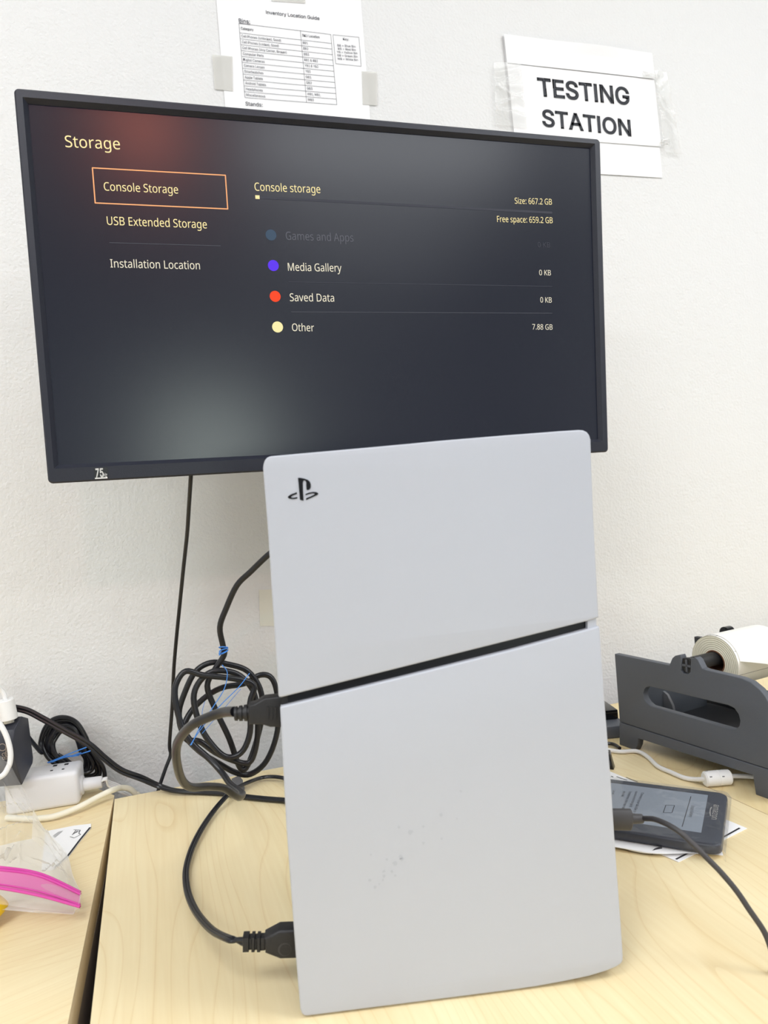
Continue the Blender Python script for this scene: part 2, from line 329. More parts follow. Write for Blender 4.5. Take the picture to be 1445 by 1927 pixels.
# letter outlines: advance and contours in units, [x0, y0, x1, y1, ...]
GROTESK = {" ":[94,[]],"&":[224,[[98,-3,75,-1,55,6,39,17,27,31,20,48,17,67,19,82,24,95,32,106,42,117,55,128,70,139,108,168,113,172,118,176,123,181,127,187,130,194,131,202,129,214,123,223,113,228,101,230,92,229,84,227,77,222,73,216,69,208,68,199,69,190,73,182,78,173,84,164,92,153,102,142,219,0,182,0,86,116,61,146,51,159,44,172,39,185,38,199,40,215,45,229,55,241,67,249,82,255,100,257,118,255,133,249,145,241,154,230,160,217,162,202,161,191,158,181,152,171,146,162,137,154,128,146,77,109,64,98,55,87,50,77,48,66,50,54,55,44,62,35,72,29,83,25,96,23,111,25,126,30,139,37,151,48,160,61,168,76,173,93,174,112,204,112,202,90,198,72,192,57,185,46,179,38,173,31,166,23,153,12,136,3,117,-2]]],"(":[137,[[45,103,46,132,50,162,57,192,66,221,76,247,88,270,118,270,106,242,95,214,87,185,81,157,77,129,76,103,77,80,80,57,86,33,94,8,105,-19,118,-48,88,-48,69,-11,56,27,47,66]]],")":[137,[[19,-48,32,-18,43,9,51,34,57,58,60,81,61,103,60,129,56,157,50,185,41,214,31,242,19,270,48,270,60,247,71,221,80,192,86,162,91,132,92,103,89,65,81,27,67,-11,48,-48]]],",":[94,[[19,-60,34,36,68,36,42,-60]]],".":[94,[[48,-2,39,-1,31,4,26,12,25,20,26,29,31,37,39,42,48,43,56,42,64,37,69,29,71,20,69,12,64,4,56,-1]]],"1":[227,[[38,0,38,27,195,27,195,0],[138,254,138,0,106,0,106,224,105,224,43,179,43,213,99,254]]],"2":[227,[[32,0,32,24,117,114,130,129,141,141,149,153,155,163,159,174,160,186,159,198,154,209,146,218,137,224,125,228,112,230,98,228,86,224,77,216,69,207,65,195,64,181,33,181,35,202,43,221,55,237,72,248,91,255,112,258,134,255,153,248,169,237,181,223,188,205,191,186,189,172,185,159,179,145,168,129,153,111,133,90,76,30,76,28,195,28,195,0]]],"3":[227,[[109,-3,87,-1,66,5,49,15,35,29,26,46,22,66,55,66,57,54,63,44,72,35,83,30,95,26,109,25,124,26,138,30,149,37,157,46,163,58,165,72,163,86,158,98,150,109,137,117,121,122,101,124,78,124,78,150,144,224,144,226,35,226,35,254,186,254,186,230,106,139,106,144,132,144,154,138,172,127,185,111,194,93,196,72,194,51,185,33,172,18,154,6,133,-1]]],"5":[227,[[111,-3,89,-1,70,6,54,16,41,30,33,47,30,65,61,65,64,54,69,44,77,36,87,30,98,26,111,25,125,27,138,32,149,41,157,52,162,66,164,81,162,97,157,111,148,122,137,131,124,137,109,138,96,137,84,134,73,129,64,123,34,126,48,254,183,254,183,226,75,226,67,151,68,151,77,157,89,162,101,166,115,167,131,165,147,160,161,153,172,143,182,130,189,116,194,99,195,82,193,58,184,38,171,21,154,8,134,-1]]],"7":[227,[[48,0,162,224,162,226,31,226,31,254,195,254,195,224,82,0]]],":":[94,[[48,-2,39,-1,31,4,26,12,25,20,26,29,31,37,39,42,48,43,56,42,64,37,69,29,71,20,69,12,64,4,56,-1],[48,135,39,137,31,142,26,149,25,158,26,167,31,174,39,179,48,181,56,179,64,174,69,167,71,158,69,149,64,142,56,137]]],"=":[227,[[36,122,36,151,191,151,191,122],[36,48,36,77,191,77,191,48]]],"A":[240,[[8,0,101,254,138,254,231,0,198,0,144,151,138,167,132,186,125,210,116,239,123,239,114,209,106,185,100,166,95,151,43,0],[55,71,55,99,185,99,185,71]]],"B":[228,[[30,0,30,254,121,254,145,252,164,245,180,235,190,221,197,205,199,187,198,172,193,160,187,150,178,143,168,137,157,133,157,131,170,129,182,123,192,114,201,102,207,86,209,68,207,50,200,33,189,20,172,9,151,2,123,0],[62,29,122,29,148,31,165,40,175,53,178,68,176,81,171,92,163,102,153,109,140,114,124,115,62,115],[62,143,119,143,132,144,144,148,154,155,162,163,166,174,168,186,165,202,156,214,141,223,120,226,62,226]]],"C":[255,[[134,-3,103,1,75,12,52,32,35,58,24,90,20,127,24,165,35,197,52,223,75,242,103,254,134,258,152,256,170,252,186,245,201,236,214,224,224,209,232,193,236,174,204,174,200,186,195,197,187,206,179,214,169,220,158,224,146,227,134,228,111,225,92,216,75,202,62,182,54,157,52,127,54,97,63,72,75,53,92,38,112,29,134,26,146,27,158,30,169,34,179,40,187,48,195,57,200,68,204,80,236,80,232,62,224,45,214,31,201,19,187,9,170,2,153,-2]]],"D":[251,[[109,0,48,0,48,29,107,29,136,31,159,40,177,55,189,75,197,99,200,128,197,156,190,180,177,200,160,214,138,223,110,226,47,226,47,254,113,254,147,251,176,239,200,221,217,196,227,164,231,128,227,91,217,59,199,34,175,15,145,4],[62,254,62,0,30,0,30,254]]],"E":[209,[[30,0,30,254,186,254,186,226,62,226,62,143,178,143,178,114,62,114,62,29,188,29,188,0]]],"G":[260,[[134,-3,102,1,75,13,52,32,35,58,24,90,20,127,24,165,35,197,52,223,74,242,102,254,132,258,152,256,170,252,187,245,202,235,214,222,225,208,232,192,237,174,204,174,199,186,194,197,186,206,178,213,168,220,158,224,146,227,133,228,111,225,92,216,75,202,62,182,54,157,52,127,54,97,63,72,75,53,92,38,112,29,134,26,155,29,172,36,187,47,198,62,205,80,207,101,217,100,141,100,141,128,239,128,239,100,236,71,225,45,209,25,188,9,163,0]]],"H":[258,[[30,0,30,254,62,254,62,144,196,144,196,254,228,254,228,0,196,0,196,116,62,116,62,0]]],"I":[98,[[32,0,66,0,66,254,32,254]]],"K":[233,[[52,73,52,108,61,119,70,131,78,141,87,152,96,162,106,172,182,254,224,254,116,138,114,138],[30,0,30,254,62,254,62,167,62,112,62,97,62,0],[186,0,94,130,114,155,224,0]]],"L":[196,[[30,0,30,254,62,254,62,29,181,29,181,0]]],"M":[314,[[30,0,30,254,76,254,139,94,144,79,150,61,156,42,161,24,154,24,159,41,165,61,171,79,176,94,238,254,284,254,284,0,252,0,252,145,252,163,253,184,253,207,253,229,256,229,253,217,249,205,241,181,234,161,228,145,171,0,143,0,85,145,80,160,72,181,65,204,56,229,59,229,60,208,60,186,61,164,61,145,61,0]]],"N":[262,[[30,0,30,254,68,254,172,91,176,84,181,75,187,65,194,53,200,41,207,27,202,27,201,41,200,54,200,67,200,79,199,97,199,254,232,254,232,0,193,0,101,145,89,165,82,177,74,191,54,226,60,227,61,192,62,164,62,145,62,0]]],"O":[267,[[133,-3,103,1,75,12,52,32,35,58,24,90,20,127,24,165,35,197,52,223,75,242,103,254,133,258,164,254,192,242,215,223,232,197,243,165,247,127,243,90,232,58,215,32,192,12,164,1],[133,26,155,29,175,38,191,52,204,72,212,97,215,127,212,157,204,182,191,202,175,216,155,225,133,228,112,225,92,216,75,202,63,182,54,157,52,127,54,97,63,72,75,52,92,38,112,29]]],"P":[222,[[30,0,30,254,118,254,144,252,166,244,183,231,195,215,202,195,204,174,202,152,195,133,183,116,166,104,144,96,118,93,55,93,55,121,116,121,134,123,149,128,159,136,167,147,171,160,172,174,171,188,167,201,159,211,148,219,134,224,116,226,62,226,62,0]]],"R":[224,[[30,0,30,254,118,254,145,252,167,244,183,232,195,217,202,198,205,176,202,154,195,136,183,120,166,109,145,101,118,99,48,99,48,128,117,128,135,129,149,133,160,141,167,150,171,162,173,176,171,190,167,202,159,212,149,220,134,224,116,226,62,226,62,0],[177,0,115,115,151,115,214,0]]],"S":[223,[[112,-4,86,-2,64,5,46,15,32,30,23,48,19,68,52,68,55,55,62,44,71,35,83,29,97,26,112,25,128,26,143,30,155,37,165,46,171,57,173,70,171,81,166,89,158,96,148,102,136,107,122,111,92,120,64,130,43,145,30,163,26,186,29,206,37,224,51,238,69,249,90,256,114,258,137,256,158,249,175,238,189,224,197,208,200,189,169,189,163,206,151,219,134,227,112,229,97,228,84,224,73,218,64,209,59,199,58,188,60,176,65,167,74,160,85,154,96,150,106,147,132,140,144,136,156,132,168,126,179,119,189,110,197,99,202,85,204,69,201,50,193,32,180,17,162,5,139,-2]]],"T":[224,[[16,226,16,254,208,254,208,226,128,226,128,0,96,0,96,226]]],"U":[259,[[129,-4,101,-1,77,8,57,22,42,40,33,62,30,87,30,254,62,254,62,89,64,72,70,57,80,44,94,34,110,28,129,26,149,28,165,34,179,44,188,57,194,72,196,89,196,254,229,254,229,87,226,62,216,40,201,22,182,8,157,-1]]],"W":[343,[[78,0,8,254,41,254,82,98,85,85,88,73,93,47,96,33,98,20,95,20,97,33,100,47,103,60,106,73,112,98,153,254,190,254,231,98,234,85,237,73,243,47,246,33,249,20,244,20,247,33,249,47,252,60,255,73,261,98,302,254,335,254,265,0,228,0,184,161,180,178,176,196,172,215,168,237,175,237,171,216,167,197,164,179,159,161,115,0]]],"Y":[236,[[102,0,102,104,8,254,46,254,96,172,104,159,111,146,118,132,125,115,112,115,119,132,126,146,133,159,140,172,191,254,228,254,134,104,134,0]]],"a":[195,[[80,-4,63,-3,47,2,34,11,24,22,17,37,15,54,17,69,22,80,29,90,39,97,50,102,63,105,76,108,89,110,117,113,126,115,133,117,136,121,138,127,138,128,137,139,133,148,128,156,120,161,110,164,98,165,85,164,75,161,66,156,59,150,54,144,50,137,20,146,29,161,39,173,52,182,66,188,82,191,97,192,108,192,119,190,131,186,143,180,153,172,161,160,167,145,168,126,168,0,138,0,138,26,136,26,132,19,126,12,118,6,108,1,95,-3],[85,23,101,24,114,29,124,37,132,47,136,57,138,69,138,95,130,91,123,89,116,88,100,86,88,84,77,82,67,79,58,75,52,70,47,62,46,52,47,43,51,36,57,30,65,26,74,24]]],"b":[212,[[115,-4,99,-3,86,2,76,8,69,16,63,23,59,29,56,29,56,0,26,0,26,254,57,254,57,160,59,160,63,166,69,173,76,180,86,186,98,191,115,192,137,189,156,180,173,166,185,146,193,122,195,94,193,66,185,42,173,23,157,8,137,-1],[110,23,126,26,140,33,150,44,158,58,163,75,164,95,163,114,158,131,150,145,140,156,126,163,110,165,94,163,81,156,70,145,62,131,58,114,56,95,58,75,63,58,70,43,81,32,94,26]]],"c":[198,[[104,-4,79,-1,58,8,41,23,28,43,20,66,17,94,20,122,28,146,41,165,58,180,79,189,104,192,117,191,130,189,142,184,153,178,162,170,170,161,176,150,181,138,151,131,149,138,145,145,141,150,135,155,128,159,121,162,113,164,104,165,86,162,73,155,62,144,54,129,50,112,48,94,50,75,54,59,62,44,73,33,86,26,104,23,113,24,121,26,129,29,135,33,141,38,146,44,149,51,152,59,181,51,177,39,171,28,163,19,153,11,142,4,130,0,117,-3]]],"d":[212,[[98,-4,75,-1,56,8,40,23,27,42,20,66,17,94,20,122,27,146,40,166,56,180,75,189,98,192,114,191,126,186,136,180,144,173,149,166,153,160,155,160,155,254,186,254,186,0,156,0,156,29,153,29,149,23,143,16,136,8,126,2,114,-3],[102,23,118,26,132,32,142,43,150,58,154,75,156,95,154,114,150,131,142,145,132,156,118,163,102,165,86,163,72,156,62,145,54,131,50,114,48,95,50,75,54,58,62,44,73,33,86,26]]],"e":[202,[[106,-4,80,-1,58,8,41,23,28,42,20,66,17,93,20,121,28,145,40,165,58,180,78,189,103,192,118,191,133,187,147,180,160,170,170,157,179,141,184,121,186,97,186,85,37,85,37,110,169,110,155,101,153,119,149,134,141,147,131,157,118,163,103,165,87,163,73,157,62,147,54,135,50,121,48,105,48,89,50,69,55,53,64,40,76,31,90,25,106,23,117,24,127,26,135,31,143,36,149,44,153,53,182,45,177,32,168,20,156,10,141,2,125,-3]]],"g":[213,[[103,-75,84,-74,67,-70,53,-63,41,-55,32,-45,25,-35,51,-20,55,-26,61,-33,68,-39,77,-44,89,-48,103,-49,124,-46,141,-38,152,-23,156,-3,156,34,153,34,149,28,143,21,136,14,126,8,114,4,97,2,76,5,56,13,40,27,28,45,20,68,17,96,20,123,27,147,40,166,56,180,76,189,98,192,114,191,127,186,137,180,144,173,150,166,154,159,157,159,157,190,186,190,186,-4,183,-27,175,-45,162,-59,145,-68,125,-73],[102,30,118,32,132,38,142,47,150,61,155,77,156,96,155,115,150,132,142,146,132,156,119,163,102,165,86,163,73,156,62,145,54,131,50,115,48,96,50,78,54,61,62,48,73,38,86,32]]],"h":[205,[[57,113,57,0,26,0,26,254,57,254,57,144,51,144,62,166,76,181,94,189,114,192,132,190,148,184,161,174,170,160,177,142,179,120,179,0,148,0,148,118,145,137,136,152,123,161,105,165,92,163,80,159,71,151,63,141,58,129]]],"i":[83,[[26,0,26,190,57,190,57,0],[42,221,34,223,27,227,22,234,21,242,22,249,27,256,34,260,42,262,50,260,57,256,62,249,63,242,62,234,57,227,50,223]]],"k":[190,[[55,68,55,106,60,106,142,190,180,190,92,100,89,100],[26,0,26,254,57,254,57,0],[147,0,74,93,96,114,186,0]]],"l":[86,[[28,0,58,0,58,265,28,265]]],"m":[305,[[26,0,26,190,56,190,56,148,54,148,59,162,66,173,75,182,86,188,98,192,110,193,129,190,144,180,154,166,160,147,156,147,161,160,169,172,178,181,190,187,204,192,218,193,234,191,249,186,261,177,270,164,276,148,278,128,278,0,248,0,248,127,245,145,236,156,224,163,209,165,197,164,187,160,179,153,173,145,169,135,168,124,168,0,137,0,137,130,134,144,126,156,115,163,100,165,89,164,79,160,70,154,63,145,58,133,57,119,57,0]]],"n":[205,[[57,113,57,0,26,0,26,190,56,190,56,144,51,144,62,166,76,181,94,189,114,192,132,190,147,184,160,174,170,160,176,142,179,120,179,0,148,0,148,118,145,137,136,152,123,161,105,165,92,163,80,159,71,151,63,141,58,129]]],"o":[208,[[104,-4,79,-1,58,8,41,23,28,43,20,66,17,94,20,122,28,146,41,165,58,180,79,189,104,192,128,189,149,180,167,165,180,146,188,122,191,94,188,66,180,43,167,23,149,8,128,-1],[104,23,121,26,135,33,146,44,154,59,158,75,160,94,158,112,154,129,146,144,135,155,121,162,104,165,86,162,73,155,62,144,54,129,50,112,48,94,50,75,54,59,62,44,73,33,86,26]]],"p":[212,[[26,-71,26,190,56,190,56,160,59,160,63,166,69,173,76,180,86,186,98,191,115,192,137,189,156,180,173,166,185,146,193,122,195,94,193,66,185,42,173,23,157,8,137,-1,115,-4,99,-3,86,2,76,8,69,16,63,23,59,29,57,29,57,-71],[110,23,126,26,140,33,150,44,158,58,163,75,164,95,163,114,158,131,150,145,140,156,126,163,110,165,94,163,81,156,70,145,62,131,58,114,56,95,58,75,63,58,70,43,81,32,94,26]]],"r":[130,[[26,0,26,190,56,190,56,160,58,160,65,173,76,184,90,190,107,192,115,192,122,192,122,161,115,162,109,163,103,163,91,161,80,157,70,151,63,142,58,131,57,118,57,0]]],"s":[182,[[91,-4,72,-3,56,2,42,9,31,19,23,32,18,47,47,53,53,40,62,30,75,25,91,23,108,25,122,31,131,40,134,51,132,60,127,68,118,74,106,78,75,85,52,93,36,104,27,119,23,137,26,152,33,166,43,177,58,185,74,190,94,192,112,191,127,186,140,179,149,170,157,158,162,145,134,139,129,149,121,158,110,164,94,166,78,164,65,158,57,150,54,139,56,129,62,122,72,116,86,111,115,105,137,97,153,86,162,71,166,53,163,37,156,24,145,12,130,3,112,-2]]],"t":[114,[[102,190,102,164,3,164,3,190],[32,236,63,236,63,49,64,38,68,31,75,26,85,25,93,26,101,27,107,1,102,0,96,-1,90,-2,84,-2,62,1,46,11,36,26,32,46]]],"u":[205,[[91,-3,73,-1,57,5,44,15,35,29,28,47,26,69,26,190,57,190,57,72,60,52,68,37,82,28,100,25,113,27,125,31,134,38,142,48,146,61,148,76,148,190,179,190,179,0,149,0,149,46,154,46,143,23,129,8,111,0]]],"v":[195,[[81,0,9,190,42,190,83,78,88,60,93,43,98,27,103,10,92,10,97,27,101,43,106,60,112,78,152,190,186,190,113,0]]],"w":[284,[[69,0,11,190,44,190,67,107,72,89,77,68,82,46,88,21,82,21,88,45,93,67,98,88,103,107,126,190,158,190,181,107,186,88,191,68,196,45,201,21,196,21,201,45,206,68,212,88,217,107,240,190,272,190,215,0,184,0,159,86,152,112,149,126,145,140,138,169,145,169,138,140,131,112,128,99,124,86,99,0]]],"y":[195,[[24,-69,31,-43,36,-44,44,-45,52,-44,59,-42,65,-37,71,-29,75,-18,81,-1,9,190,42,190,83,78,88,60,93,43,98,27,103,10,92,10,97,27,101,43,106,60,112,78,153,190,186,190,102,-29,96,-43,88,-54,80,-62,70,-68,58,-71,46,-73,39,-72,32,-72]]],"z":[190,[[21,0,21,23,127,160,127,161,24,161,24,190,166,190,166,165,63,30,63,28,169,28,169,0]]]}
